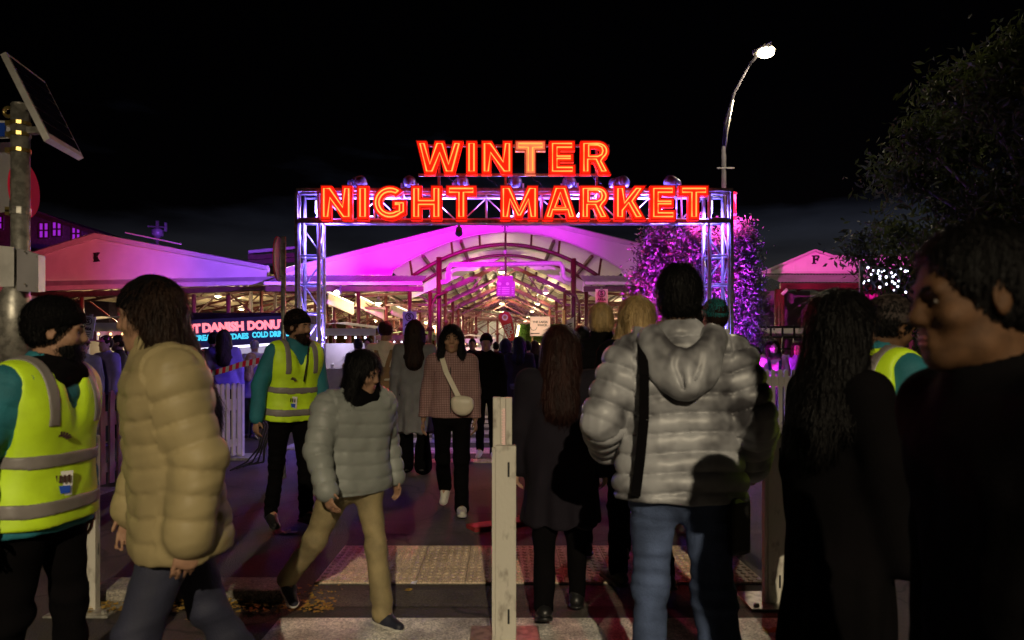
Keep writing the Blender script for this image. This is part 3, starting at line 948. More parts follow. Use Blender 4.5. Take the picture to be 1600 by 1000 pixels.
for i in range(nx + 1):
    x = LX[1] + (RX[0] - LX[1]) * i / nx
    for y in (AY, AYB):
        tubes(arch, 'rung', (x, y, ZB), (x, y, ZT - .02), .013)
    for z in (ZB, ZT - .02):
        tubes(arch, 'rung', (x, AY, z), (x, AYB, z), .012)
    if i < nx:
        x2 = LX[1] + (RX[0] - LX[1]) * (i + 1) / nx
        tubes(arch, 'brace', (x, AYB, ZB if i % 2 else ZT - .02), (x2, AYB, ZT - .02 if i % 2 else ZB), .011)
        tubes(arch, 'brace', (x, AY, ZB if i % 2 else ZB), (x2, AYB, ZB), .011)
# flat front bars of the sign frame
for z in (ZT + .02, ZB - .03):
    MB().box(LX[0] - .02, RX[1] + .03, AY - .075, AY - .035, z - .022, z + .022).build('frame_bar', M['galv'], arch)
for x in (LX[0] - .02, RX[1] + .02):
    MB().box(x - .02, x + .02, AY - .075, AY - .036, .02, ZT - .005).build('frame_bar', M['galv'], arch)
# bright led batons inside both corners, the lamps that light the truss
BLUE = (.20, .13, 1.0)
for sx, px in ((LX, 495), (RX, 1111)):
    xm = (sx[0] + sx[1]) / 2
    bt = empty('led_baton', (xm, AY + .15, 3.4), 'short glowing led baton inside the ' + ('left' if px < 700 else 'right') + ' top corner of the arch', 'lamp', 'led batons')
    xb = XW(px, AY + .1)
    MB().box(xb - .03, xb + .03, AY + .13, AY + .17, ZB + .12, ZB + .38).build('housing', M['can'], bt)
    MB().tube([(xb, AY + .1, ZB + .15), (xb, AY + .1, ZB + .30)], .024, 8).build('lamp_glass', M['led_blue'], bt, smooth=True)
    point('lamp_light', (xb, AY + .09, ZB + .1), BLUE, 75, bt, .05)
    for k, z in enumerate((.2, 1.5)):
        up = empty('led_uplight', (xm, AY + .15, z), ('low' if k == 0 else 'upper') + ' led uplight inside the ' + ('left' if px < 700 else 'right') + ' truss leg', 'lamp', 'led uplights')
        MB().box(xm - .05, xm + .05, AY + .1, AY + .2, z - .06, z).build('housing', M['can'], up)
        point('lamp_light', (xm, AY + .15, z + .08), BLUE, 22 if k == 0 else 48, up, .04)
for k, x in enumerate((-2.0, -1.0, .15, 1.2, 2.3)):
    bt = empty('led_baton', (x, AY + .15, 3.5), 'led baton inside the truss beam behind ' + ['the letters NI', 'the letters GH', 'the gap between the words', 'the letters AR', 'the letters KE'][k], 'lamp', 'led batons')
    MB().box(x - .1, x + .1, AY + .22, AY + .26, ZB + .05, ZB + .09).build('housing', M['can'], bt)
    MB().tube([(x - .08, AY + .24, ZB + .1), (x + .08, AY + .24, ZB + .1)], .012, 6).build('lamp_glass', M['led_blue'], bt)
    spot('lamp_light', (x, AY + .16, ZB + .12), (x, AY + .14, 6), BLUE, 150, 165, .3, bt, .04)

# letters
def arc(cx, cy, r, a0, a1, n, ry=None):
    return [(cx + r * math.cos(R(a0 + (a1 - a0) * i / n)), cy + (ry or r) * math.sin(R(a0 + (a1 - a0) * i / n))) for i in range(n + 1)]
GLYPH = {
 'I': (18, [(0, 0), (18, 0), (18, 54), (0, 54)], None),
 'T': (47, [(15, 0), (32, 0), (32, 38), (47, 38), (47, 54), (0, 54), (0, 38), (15, 38)], None),
 'N': (49, [(0, 0), (16, 0), (16, 29), (33, 0), (49, 0), (49, 54), (33, 54), (33, 25), (17, 54), (0, 54)], None),
 'H': (48, [(0, 0), (17, 0), (17, 19), (31, 19), (31, 0), (48, 0), (48, 54), (31, 54), (31, 35), (17, 35), (17, 54), (0, 54)], None),
 'W': (74, [(13, 0), (29, 0), (37, 29), (44, 0), (60, 0), (74, 54), (57, 54), (51, 20), (45, 54), (29, 54), (22, 20), (17, 54), (0, 54)], None),
 'M': (60, [(0, 0), (16, 0), (16, 29), (25, 2), (35, 2), (44, 29), (44, 0), (60, 0), (60, 54), (43, 54), (30, 22), (17, 54), (0, 54)], None),
 'E': (41, [(0, 0), (41, 0), (41, 16), (17, 16), (17, 20), (38, 20), (38, 34), (17, 34), (17, 38), (40, 38), (40, 54), (0, 54)], None),
 'A': (54, [(0, 0), (16, 0), (19, 11), (35, 11), (38, 0), (54, 0), (37, 54), (17, 54)], [(23, 23), (31, 23), (27, 39)]),
 'R': (48, [(0, 0), (16, 0), (16, 19), (21, 19), (30, 0), (48, 0), (37, 21)] + arc(27, 37, 18.5, -50, 80, 8, 17) + [(25, 54), (0, 54)],
       [(16, 32), (26, 32), (30, 34), (31, 37.5), (30, 41), (26, 43), (16, 43)]),
 'K': (50, [(0, 0), (17, 0), (17, 13), (21, 18), (31, 0), (50, 0), (33, 29), (50, 54), (31, 54), (17, 32), (17, 54), (0, 54)], None),
 'G': (52, arc(27, 27, 27, 42, 312, 22) + [(52, 10), (52, 31), (30, 31), (30, 19.5), (37, 19.5), (37, 17.5)] + arc(27, 27, 12.5, 305, 48, 14), None),
}
def inset(poly, d):
    n = len(poly)
    out = []
    for i in range(n):
        p0, p1, p2 = Vector(poly[i - 1]), Vector(poly[i]), Vector(poly[(i + 1) % n])
        e1, e2 = (p1 - p0).normalized(), (p2 - p1).normalized()
        n1, n2 = Vector((-e1.y, e1.x)), Vector((-e2.y, e2.x))
        b = n1 + n2
        if b.length < .2: b = n1.copy()
        b = b / max(b.dot(n1), .45)
        out.append(p1 + b * d)
    return out
SGN = AY - .17
sc_ = SGN / F
sign = empty('neon_sign', (XW(805, SGN), SGN, 3.3), 'red and orange neon sign reading WINTER NIGHT MARKET on the truss arch', 'sign')
def glyph(ch, x0, x1, y0, y1, m_face):
    w, outer, hole = GLYPH[ch]
    fx, fy = (x1 - x0) / w, (y1 - y0) / 54
    def wp(p, y): return Vector((XW(x0 + p[0] * fx, SGN), y, ZW(y1 - p[1] * fy, SGN)))
    loops = [outer] + ([hole] if hole else [])
    L3 = [[(wp(p, 0).x, wp(p, 0).z) for p in lp] for lp in loops]
    o = MB().prism(L3[0], 'xz', SGN, SGN + .085, L3[1:]).build('letter', m_face, sign)
    o['label'] = ('pale ' if m_face is M['sign_pale'] else 'red ') + 'channel letter ' + ch
    rim = MB()
    for lp in loops:
        ins = inset(lp, 1.25 if lp is outer else (1.25 if False else -0.0))
        n = len(lp)
        if lp is outer:
            for i in range(n):
                j = (i + 1) % n
                a, b_, c, d = wp(lp[i], SGN - .022), wp(lp[j], SGN - .022), wp(ins[j], SGN - .022), wp(ins[i], SGN - .022)
                a2, b2 = wp(lp[i], SGN - .001), wp(lp[j], SGN - .001)
                c2, d2 = wp(ins[j], SGN - .001), wp(ins[i], SGN - .001)
                rim.add([a, b_, c, d, a2, b2, c2, d2], [(0, 1, 2, 3), (0, 4, 5, 1), (3, 2, 6, 7)])
    rim.build('letter_rim', M['sign_side'], o)
    y = SGN - .026
    ins = inset(outer, 4.6 if ch == 'G' else 5.1)
    MB().tube([wp(p, y) for p in ins], .0105, 6, cyc=True).build('neon_tube', M['neon'], o, smooth=True)
    if hole:
        h2 = hole if sum((hole[i][0] * hole[(i + 1) % len(hole)][1] - hole[(i + 1) % len(hole)][0] * hole[i][1]) for i in range(len(hole))) > 0 else hole[::-1]
        c = Vector((sum(p[0] for p in h2) / len(h2), sum(p[1] for p in h2) / len(h2)))
        o2 = inset(h2, -3.6)
        MB().tube([wp(p, y) for p in o2], .0105, 6, cyc=True).build('neon_tube', M['neon'], o, smooth=True)
for ch, a, b_ in zip('NIGHTMARKET', (501.5, 558, 582.5, 642, 697, 781.5, 848, 906, 960, 1016, 1060.5), (550.5, 576, 635, 690.5, 744.5, 841, 902.5, 954, 1010, 1056, 1107)):
    glyph(ch, a, b_, 290, 344, M['sign_red'])
for ch, a, b_ in zip('WINTER', (650, 728, 752, 805, 858, 907), (724, 745.7, 801, 852.5, 899.5, 955)):
    glyph(ch, a, b_, 220, 273, M['sign_pale'] if ch == 'T' else M['sign_red'])
for py in (228, 273.5):
    MB().bar(P(654, py, SGN + .12), P(952, py, SGN + .12), .035).build('sign_rail', M['galv'], sign)
for px in (686, 790, 932):
    MB().bar(P(px, 300, SGN + .16), P(px, 226, SGN + .16), .035).build('sign_post', M['galv'], sign)
for px in (700, 760, 830, 880, 925):
    MB().tube([P(px, 274, SGN + .1), P(px + 4, 281, SGN + .13), P(px + 12, 284, SGN + .16), P(px + 22, 297, SGN + .17)], .006, 5).build('sign_cable', M['cable'], sign)

# par cans along the top of the beam: these light the shed fronts and the trees
MAG, PNK, VIO = (1.0, .0, .95), (1.0, .22, .62), (.34, .08, 1.0)
CANS = [(559, 'first', P(120, 425, 27), (1.0, .10, .17), 1900, 24), (640, 'second', P(660, 390, TY), MAG, 1900, 28), (720, 'third', P(600, 405, TY), MAG, 900, 26),
        (805, 'fourth', P(790, 378, TY + 1), (.80, .01, 1.0), 900, 32), (890, 'fifth', P(930, 375, TY), (.85, .14, .85), 260, 34), (968, 'sixth', P(385, 428, 26), VIO, 4300, 22), (1050, 'seventh', P(1285, 420, FY), (1.0, .05, .55), 1300, 34)]
for px, nth, tgt, colr, w, ang in CANS:
    y = AY + .18
    x, z = XW(px, y), ZT + .17
    pc = empty('stage_lamp', (x, y, ZT), nth + ' stage lamp from the left along the top of the truss beam', 'stage lamp', 'stage lamps on the arch')
    d = (Vector(tgt) - Vector((x, y, z))).normalized()
    body = MB().lathe([(.05, -.16), (.085, -.12), (.095, -.02), (.095, .10), (.105, .13)], (x, y, z), 12, d).build('lamp_can', M['can'], pc, smooth=True)
    for q in (-.1, -.05, .02):
        MB().lathe([(.104, q), (.104, q + .014)], (x, y, z), 12, d).build('cooling_fin', M['can'], body)
    MB().lathe([(.088, .131), (.088, .136)], (x, y, z), 12, d).build('lens', mat('violet_lens', (.4, .2, 1), .2, emit=colr, strength=1.2), body)
    side = d.cross(Vector((0, 0, 1))).normalized()
    yk = [Vector((x, y, z)) + side * .12, Vector((x, y, ZT + .03)) + side * .12, Vector((x, y, ZT + .03)) - side * .12, Vector((x, y, z)) - side * .12]
    MB().bar(yk[0], yk[1], .025, .03).bar(yk[1], yk[2], .025, .032).bar(yk[2], yk[3], .025, .031).build('yoke', M['alu'], pc)
    MB().tube([(x, y + .1, z), (x + .1, y + .12, z + .05), (x + .16, y + .1, ZT)], .008, 5).build('lamp_cable', M['cable'], pc)
    spot('lamp_light', Vector((x, y, z)) + d * .15, tgt, colr, w * 9, ang, .9, pc, .05)
# a small red lamp added under the beam to redden the road
rx_, rz_ = XW(717, AY + .1), ZB - .09
rl_ = empty('stage_lamp', (rx_, AY + .1, ZB), 'added small red lamp under the truss beam below the letter T of NIGHT', 'stage lamp')
MB().lathe([(.03, -.08), (.05, -.05), (.055, .05), (.06, .07)], (rx_, AY + .1, rz_ - .05), 10, (.05, -.75, -.66)).build('lamp_can', M['can'], rl_, smooth=True)
MB().bar((rx_, AY + .1, ZB), (rx_, AY + .1, rz_ - .03), .03).build('clamp', M['alu'], rl_)
spot('lamp_light', (rx_, AY + .02, rz_ - .12), (.4, 6.0, 0), (1.0, .06, .09), 170, 120, .8, rl_, .05)

# ------------------------------------------------------------------ street lamps
def street_lamp(x, y, dirx, diry, label, watts, top=7.6, spread=130):
    t = empty('street_lamp', (x, y, 0), label, 'street lamp', 'street lamps')
    d = Vector((dirx, diry, 0))
    b = Vector((x, y, 0))
    MB().tube([b, b + Vector((0, 0, 1.2)), b + Vector((0, 0, top * .8))], [.08, .065, .05], 10).build('pole', M['pole_paint'], t, smooth=True)
    pts = [b + Vector((0, 0, top * .8)), b + d * .06 + Vector((0, 0, top * .87)), b + d * .3 + Vector((0, 0, top * .95)), b + d * .75 + Vector((0, 0, top * 1.02)), b + d * 1.0 + Vector((0, 0, top * 1.04))]
    MB().tube(pts, [.05, .045, .04, .035, .033], 8).build('outreach_arm', M['pole_paint'], t, smooth=True)
    MB().tube([b + Vector((0, 0, top * .74)), b + d * .1 + Vector((0, 0, top * .84)), b + d * .28 + Vector((0, 0, top * .93))], .022, 6).build('brace_arm', M['galv'], t, smooth=True)
    MB().bar(b + Vector((-.16, -.03, top * .735)), b + Vector((.22, -.03, top * .735)), .04, .03).build('cross_bar', M['galv'], t)
    h = b + d * 1.16 + Vector((0, 0, top * 1.045))
    up = Vector((0, 0, 1))
    MB().add([h + d * a + d.cross(up) * w + up * z for a, w, z in ((-.3, -.09, -.02), (-.3, .09, -.02), (.28, .14, 0), (.28, -.14, 0), (-.3, -.05, .07), (-.3, .05, .07), (.25, .1, .12), (.25, -.1, .12))],
             [(0, 1, 5, 4), (1, 2, 6, 5), (2, 3, 7, 6), (3, 0, 4, 7), (4, 5, 6, 7), (3, 2, 1, 0)]).build('lamp_head', M['galv'], t)
    MB().ball(h + Vector((0, 0, -.05)) + d * .05, .16, 12, 8, (1.1, 1, .62)).build('lamp_glass', M['street_glass'], t, smooth=True)
    if watts:
        spot('lamp_light', h + Vector((0, 0, -.16)), h + Vector((0, 0, -5)) + d * 0, (1.0, .83, .56), watts, spread, .3, t, .1)
    return t
street_lamp(XW(1131, 15), 15, .55, -.55, 'tall curved street lamp shining behind the right leg of the arch', 800, top=7.42, spread=158)
street_lamp(1.6, -13.2, -.55, .55, 'street lamp behind the viewer that lights the crossing', 11300, spread=158)
# banner on the lamp pole
bn = empty('pole_banner', P(1145, 345, 14.8), 'red and white banner hung on the lamp pole beside the arch', 'banner')
xb0, xb1 = XW(1139, 14.8), XW(1150, 14.8)
MB().box(xb0, xb1, 14.78, 14.8, ZW(392, 14.8), ZW(300, 14.8)).build('cloth', M['flag_red'], bn)
MB().box(xb0 + .01, xb1 - .01, 14.768, 14.777, ZW(360, 14.8), ZW(304, 14.8)).build('picture_panel', M['canvas'], bn)
MB().prism([(xb0 + .03 + a * .11, ZW(340, 14.8) + b * .35) for a, b in ((0, 0), (.5, -.6), (1, 0), (.95, .8), (.5, 1.2), (.1, .8))], 'xz', 14.76, 14.767).build('red_figure', M['flag_red'], bn)
for py in (302, 390):
    MB().bar(P(1132, py, 14.83), P(1152, py, 14.83), .03).build('banner_arm', M['galv'], bn)

# ------------------------------------------------------------------ left foreground pole with panel, discs and cabinets
PD = 4.2
def lp(px, py, D=PD): return P(px, py, D)
sp = empty('solar_pole', (XW(32, PD), PD, 0), 'galvanised pole with a tilted solar panel at the left edge', 'pole')
MB().tube([(XW(32, PD), PD, 0), lp(32, 165)], .052, 14).build('pole', M['galv'], sp, smooth=True)
MB().ball(lp(32, 165), .054, 12, 6, (1, 1, .35)).build('pole_cap', M['galv'], sp, smooth=True)
for py in (194, 211, 236, 328, 333):
    MB().lathe([(.058, -.011), (.058, .011)], lp(32, py), 14).build('clamp_band', M['brass'] if py < 300 else M['galv'], sp)
    MB().bar(lp(12, py), lp(24, py), .05, .03).build('clamp_lug', M['brass'], sp)
ring = [lp(13 + 7 * math.cos(a), 175 + 7 * math.sin(a)) for a in [k * math.pi / 6 for k in range(12)]]
MB().tube(ring, .011, 7, cyc=True).build('eye_bolt', M['brass'], sp, smooth=True)
a0, a1, a2, a3 = lp(9, 81, 4.1), lp(78, 216, 3.75), lp(131, 247, 4.5), lp(70, 127, 4.85)
nrm = (a1 - a0).cross(a3 - a0).normalized()
if nrm.dot(a0 - Vector((0, 0, CH))) > 0: nrm = -nrm
th = nrm * -.035
MB().hexa([a0 + th, a1 + th, a2 + th, a3 + th, a0, a1, a2, a3]).build('panel_frame', M['white_metal'], sp)
def bil(u, v): return a0 * (1 - u) * (1 - v) + a1 * u * (1 - v) + a2 * u * v + a3 * (1 - u) * v
cell = []
for i in range(6):
    for j in range(4):
        u0, u1, v0, v1 = .05 + .15 * i, .05 + .15 * (i + 1) - .012, .04 + .23 * j, .04 + .23 * (j + 1) - .014
        MB().hexa([bil(u0, v0) + nrm * .001, bil(u1, v0) + nrm * .001, bil(u1, v1) + nrm * .001, bil(u0, v1) + nrm * .001,
                   bil(u0, v0) + nrm * .004, bil(u1, v0) + nrm * .004, bil(u1, v1) + nrm * .004, bil(u0, v1) + nrm * .004]).build('solar_cell', M['panel'], sp)
MB().bar(lp(33, 172), bil(.5, .35) + th, .04).bar(lp(34, 205), bil(.75, .5) + th, .04).build('panel_bracket', M['galv'], sp)
dc = empty('round_sign', lp(45, 297, 4.35), 'round red sign turned almost edge-on behind the solar pole', 'sign')
ax = Vector((.987, .14, 0)).normalized()
MB().lathe([(.176, -.006), (.176, .006)], lp(38, 297, 4.35), 32, ax).build('disc', M['red_sign'], dc)
MB().bar(lp(36, 297, 4.35), lp(33, 297, 4.24), .05).build('bracket', M['galv'], dc)
bs = empty('blue_plate', lp(4, 205, 4.3), 'small blue plate with white edge clamped to the solar pole', 'sign')
MB().hexa([lp(-40, 219, 4.3), lp(16, 216, 4.25), lp(16, 216, 4.26), lp(-40, 219, 4.31), lp(-40, 186, 4.3), lp(16, 189, 4.25), lp(16, 189, 4.26), lp(-40, 186, 4.31)]).build('plate', M['sign_white'], bs)
MB().hexa([lp(-40, 215, 4.285), lp(8, 213, 4.24), lp(8, 213, 4.244), lp(-40, 215, 4.289), lp(-40, 190, 4.285), lp(8, 192, 4.24), lp(8, 192, 4.244), lp(-40, 190, 4.289)]).build('blue_face', M['blue_sign'], bs)
bk = empty('grey_backboard', lp(2, 290, 4.45), 'grey sign board seen from behind at the far left edge', 'sign')
MB().hexa([lp(-70, 345, 4.5), lp(14, 330, 4.4), lp(14, 330, 4.43), lp(-70, 345, 4.53), lp(-70, 225, 4.5), lp(20, 222, 4.4), lp(20, 222, 4.43), lp(-70, 225, 4.53)]).build('board', M['box_grey'], bk)
cb = empty('control_cabinet', lp(54, 422, 4.1), 'white control box strapped to the solar pole', 'cabinet')
MB().hexa([lp(26, 455, 4.0), lp(60, 457, 3.95), lp(71, 456, 4.2), lp(40, 450, 4.3), lp(26, 387, 4.0), lp(60, 397, 3.95), lp(71, 400, 4.2), lp(40, 392, 4.3)]).build('box', M['box_grey'], cb, bevel=.004)
for px, py in ((39, 393), (58, 401), (58, 449), (39, 444)):
    MB().ball(lp(px, py, 3.955), .007, 6, 4).build('screw', M['galv'], cb)
cb2 = empty('control_cabinet', lp(4, 410, 4.2), 'pale grey box left of the solar pole at the image edge', 'cabinet')
MB().hexa([lp(-60, 450, 4.1), lp(22, 448, 4.05), lp(22, 448, 4.25), lp(-60, 450, 4.3), lp(-60, 378, 4.1), lp(22, 386, 4.05), lp(22, 386, 4.25), lp(-60, 378, 4.3)]).build('box', M['white_metal'], cb2, bevel=.004)
cb3 = empty('utility_box', (XW(-10, 4.5), 4.5, 0), 'tall pale utility cabinet behind the worker at the left edge', 'cabinet')
MB().box(XW(-140, 4.5), XW(14, 4.5), 4.5, 4.9, 0, ZW(457, 4.5)).build('box', M['box_grey'], cb3, bevel=.01)
MB().box(XW(-130, 4.5), XW(4, 4.5), 4.49, 4.498, .3, ZW(464, 4.5)).build('door', M['white_metal'], cb3)
hs = empty('pole_hood', lp(25, 490, 4.15), 'rounded grey base hood at the foot of the pole bracket', 'fitting')
MB().lathe([(.1, -.3), (.1, .0), (.085, .1), (.05, .2), (.02, .24)], lp(24, 492, 4.12), 12).build('hood', M['galv'], hs, smooth=True)

# round road sign seen edge-on, left of the arch
RD = 7.6
rs = empty('round_sign', (XW(440, RD), RD, 0), 'round road sign seen edge-on on a thin dark pole left of the arch', 'sign')
MB().tube([(XW(443, RD), RD, 0), P(443, 370, RD)], .028, 10).build('pole', M['galv'], rs, smooth=True)
MB().lathe([(.245, -.006), (.245, .006)], P(436, 405, RD - .06), 28, (.995, .092, 0)).build('disc', M['box_grey'], rs)
MB().lathe([(.25, -.004), (.25, .004)], P(434.8, 405, RD - .06), 28, (.995, .092, 0)).build('disc_rim', M['red_sign'], rs)
for py in (388, 430):
    MB().bar(P(437, py, RD - .03), P(446, py, RD), .03).build('clip', M['galv'], rs)

# square plates with a struck-out S
def s_plate(px, py, D, w, h, label, skew=0.0, post=True, ry=0.0):
    t = empty('parking_sign', P(px, py, D), label, 'sign', 'no stopping signs')
    MB().box(XW(px, D) - w / 2, XW(px, D) + w / 2, D, D + .012, ZW(py, D) - h / 2, ZW(py, D) + h / 2).build('plate', M['sign_white'], t)
    text('letter_s', 'S', M['dark_text'], t, (0, -.012, h * .27), w * .34, bold=.004)
    r = w * .28
    MB().tube([Vector((XW(px, D) + r * math.cos(a), D - .012, ZW(py, D) + h * .27 + r * math.sin(a))) for a in [k * math.pi / 10 for k in range(20)]], w * .03, 5, cyc=True).build('ring', M['dark_text'], t)
    MB().bar((XW(px, D) - r * .7, D - .016, ZW(py, D) + h * .27 + r * .7), (XW(px, D) + r * .7, D - .016, ZW(py, D) + h * .27 - r * .7), w * .05, .006).build('slash', M['dark_text'], t)
    text('lettering', 'AREA', M['dark_text'], t, (0, -.012, -h * .08), w * .2, bold=.003)
    for k in range(3):
        z = ZW(py, D) - h * (.24 + .085 * k)
        MB().bar((XW(px, D) - w * (.34 - .05 * k), D - .008, z), (XW(px, D) + w * (.34 - .06 * k), D - .008, z), .008, h * .03).build('text_line', M['dark_text'], t)
    if post:
        MB().tube([(XW(px, D), D + .045, 0), (XW(px, D), D + .045, ZW(py, D) + h * .6)], .026, 8).build('post', M['galv'], t, smooth=True)
    t.rotation_euler.y = ry
    return t
s_plate(137, 511, 10.5, .20, .34, 'no stopping sign with struck S and AREA, tilted, at the left', ry=R(9))
s_plate(640, 505, 12.5, .25, .42, 'no stopping sign lit magenta on a red post beside the entrance column')
s_plate(940, 466, 16.5, .30, .44, 'no stopping sign hanging white above the blond man')

# ------------------------------------------------------------------ donut stall sign, flag, boards
DY = 13.5
ds = empty('donut_stall', (XW(369, DY), DY, 0), 'food stall with neon sign reading HOT DANISH DONUTS', 'food stall')
dx0, dx1 = XW(272, DY), XW(461, DY)
MB().hexa([P(272, 546, DY), P(461, 533, DY), P(461, 533, DY + .15), P(272, 546, DY + .15), P(272, 501, DY), P(461, 492, DY), P(461, 492, DY + .15), P(272, 501, DY + .15)]).build('sign_board', M['donut_board'], ds)
slope = -math.atan2(9.5, 189)
li = WM[ds].inverted()
tilt = R(2.6)
def stext(body, px0, px1, py, hpx, m, outline=0.0, bold=0.0, dy=-.03):
    o = text('lettering', body, m, ds, li @ P((px0 + px1) / 2, py, DY + dy), hpx * DY / F, None, 90, 0, outline=outline, bold=bold)
    o.rotation_euler = (R(90), -tilt, 0)
    return o
for wd_, a, b_, py in (('HOT', 277, 313, 514.5), ('DANISH', 316, 381, 511.5), ('DONUTS', 386, 455, 508)):
    o1 = stext(wd_, a, b_, py, 12.5, M['neon_pink'], outline=.016)
    o2 = stext(wd_, a, b_, py, 12.5, M['neon_white'], dy=-.012)
    for o in (o1, o2): o['fit'] = (b_ - a) * DY / F
o3 = stext('ICE CREAM SUNDAES', 283, 388, 527.5, 8.2, M['neon_cyan'], bold=.006); o3['fit'] = 105 * DY / F
o4 = stext('COLD DRINKS', 394, 453, 522.5, 8.2, M['neon_cyan'], bold=.006); o4['fit'] = 59 * DY / F
bpy.context.view_layer.update()
for o in list(COL.objects):
    if 'fit' in o.keys():
        wdt = o.dimensions.x
        if wdt > 0: o.scale.x *= o['fit'] / wdt
        del o['fit']
MB().box(dx0, dx1, DY + .1, DY + 1.6, ZW(500, DY) - .0, ZW(492, DY) + .05).build('stall_roof', M['brick_dark'], ds)
MB().box(dx0, dx1, DY + .2, DY + .6, 0, .95).build('counter', M['box_grey'], ds)
MB().box(dx0, dx1, DY + 1.5, DY + 1.6, 0, ZW(501, DY)).build('back_wall', M['canvas'], ds)
MB().bar(P(285, 547.5, DY + .3), P(455, 536, DY + .3), .04).build('lamp_tube', mat('cool_strip_lamp', (1, 1, 1), .4, emit=(.8, .75, 1), strength=3), ds)
point('lamp_light', P(370, 552, DY + .7), (.75, .7, 1.0), 18, ds, .2)
for x in (dx0 + .05, dx1 - .05):
    MB().bar((x, DY + .3, 0), (x, DY + .3, ZW(505, DY)), .06).build('post', M['alu'], ds)
tr = empty('drink_machine', P(393, 573, 13.2), 'small lit drink machine with white lamps on the stall counter', 'machine')
for k in range(3):
    MB().ball(P(388 + 5 * k, 560 + 6 * (k % 2), 13.3), .03, 6, 4).build('lamp', M['lamp_white'], tr)
MB().box(XW(386, 13.4), XW(400, 13.4), 13.35, 13.55, ZW(585, 13.4), ZW(553, 13.4)).build('body', M['box_grey'], tr)

FLY = 20.0
ff = empty('feather_flag', (XW(806, FLY), FLY, 0), 'red teardrop feather flag reading BBQ FILIPINO in front of the shed', 'flag')
op = [(783, 506), (779, 497), (779, 492), (783, 488.5), (789, 486.6), (795, 488.5), (799, 494), (801.5, 505), (803, 520), (804, 545), (801, 545), (792, 525)]
op3 = [(XW(a, FLY), ZW(b, FLY)) for a, b in op]
MB().prism(op3, 'xz', FLY, FLY + .012).build('banner', M['flag_red'], ff)
MB().tube([(XW(805, FLY), FLY + .02, 0), P(804.5, 540, FLY + .02), P(802.5, 508, FLY + .02), P(799.5, 492, FLY + .02), P(794, 486.5, FLY + .02), P(788, 485, FLY + .02), P(782, 487.5, FLY + .02)], .012, 6).build('pole', M['galv'], ff, smooth=True)
fi = WM[ff].inverted()
o = text('lettering', 'BBQ', M['sign_white'], ff, fi @ P(796.5, 514, FLY - .02), .115, bold=.004); o.rotation_euler = (R(90), R(74), 0)
o = text('lettering', 'FILIPINO', M['sign_white'], ff, fi @ P(792.5, 518, FLY - .02), .075, bold=.003); o.rotation_euler = (R(90), R(66), 0)
MB().lathe([(.09, 0), (.09, .006)], P(789, 496, FLY - .008), 14, (0, 1, 0)).build('emblem', M['sign_white'], ff)
MB().lathe([(.055, 0), (.055, .006)], P(789, 495.5, FLY - .016), 10, (0, 1, 0)).build('emblem_centre', M['timber'], ff)

LY = 19.0
lk = empty('menu_board', P(844, 510, LY), 'pale pink board reading THE LAKSA SHACK above the hedge panel', 'sign')
MB().box(XW(828.5, LY), XW(859.5, LY), LY, LY + .03, ZW(525, LY), ZW(494.5, LY)).build('board', M['pink_board'], lk)
text('lettering', 'THE LAKSA', M['dark_text'], lk, (-.0, -.008, .12), .058, bold=.003)
text('lettering', 'SHACK', M['dark_text'], lk, (.06, -.008, .035), .058, bold=.003)
MB().tube([P(834 + 5 * math.cos(a), 511 - 5 * math.sin(a), LY - .008) for a in [-math.pi * k / 8 for k in range(9)]], .008, 5).build('bowl_mark', M['dark_text'], lk)
MB().bar(P(829, 521, LY - .006), P(843, 521, LY - .006), .006, .025).build('text_line', M['dark_text'], lk)
for px in (832, 856):
    MB().bar((XW(px, LY + .06), LY + .06, 0), P(px, 500, LY + .06), .04).build('post', M['timber'], lk)
hd = empty('hedge_panel', (XW(840, 19.4), 19.4, 0), 'green artificial hedge panel behind the pink menu board', 'hedge')
MB().box(XW(812, 19.4), XW(880, 19.4), 19.4, 19.46, ZW(534, 19.4), ZW(507, 19.4)).build('backing', M['hedge'], hd)
lf = MB()
rg = random.Random(3)
for k in range(1500):
    x, z = rg.uniform(XW(812, 19.4), XW(880, 19.4)), rg.uniform(ZW(535, 19.4), ZW(506, 19.4))
    y, a, s_ = 19.39 - rg.random() * .05, rg.random() * 6.3, rg.uniform(.018, .035)
    lf.add([(x + s_ * math.cos(a), y - .01, z + s_ * math.sin(a)), (x - s_ * .5 * math.sin(a), y - .02, z + s_ * .5 * math.cos(a)),
            (x - s_ * math.cos(a), y, z - s_ * math.sin(a)), (x + s_ * .5 * math.sin(a), y + .01, z - s_ * .5 * math.cos(a))], [(0, 1, 2, 3)])
tag(lf.build('leaves', M['hedge'], hd), kind='stuff')
for px in (811, 880):
    MB().bar((XW(px, 19.45), 19.45, 0), P(px, 498 if px > 850 else 505, 19.45), .07).build('post', M['timber'], hd)
MB().tube([P(811, 508, 19.3), P(806.5, 530, 19.3), P(806, 545, 19.3)], .03, 6).build('lamp_strip', M['lamp_warm'], hd)
MB().box(XW(812, 19.3), XW(880, 19.3), 19.0, 19.3, 0, .95).build('counter', M['timber'], hd)
for k in range(9):
    MB().ball(P(816 + 6.5 * k, 538 + 3 * (k % 2), 19.2), .035, 6, 4).build('bulb', M['bulb'], hd)
point('lamp_light', P(845, 505, 18.2), (1, .8, .5), 25, hd, .1)
wp_ = empty('white_board', P(892, 512, 18.5), 'tilted white notice board beside the violet entrance column', 'board')
MB().hexa([P(885, 525, 18.5), P(897, 522, 18.7), P(897, 522, 18.73), P(885, 525, 18.53), P(885, 502, 18.5), P(897, 495, 18.7), P(897, 495, 18.73), P(885, 502, 18.53)]).build('board', M['sign_white'], wp_)
for k in range(4):
    MB().bar(P(887, 507 + 4 * k, 18.49), P(894, 505 + 4 * k, 18.6), .006, .02).build('text_line', M['dark_text'], wp_)
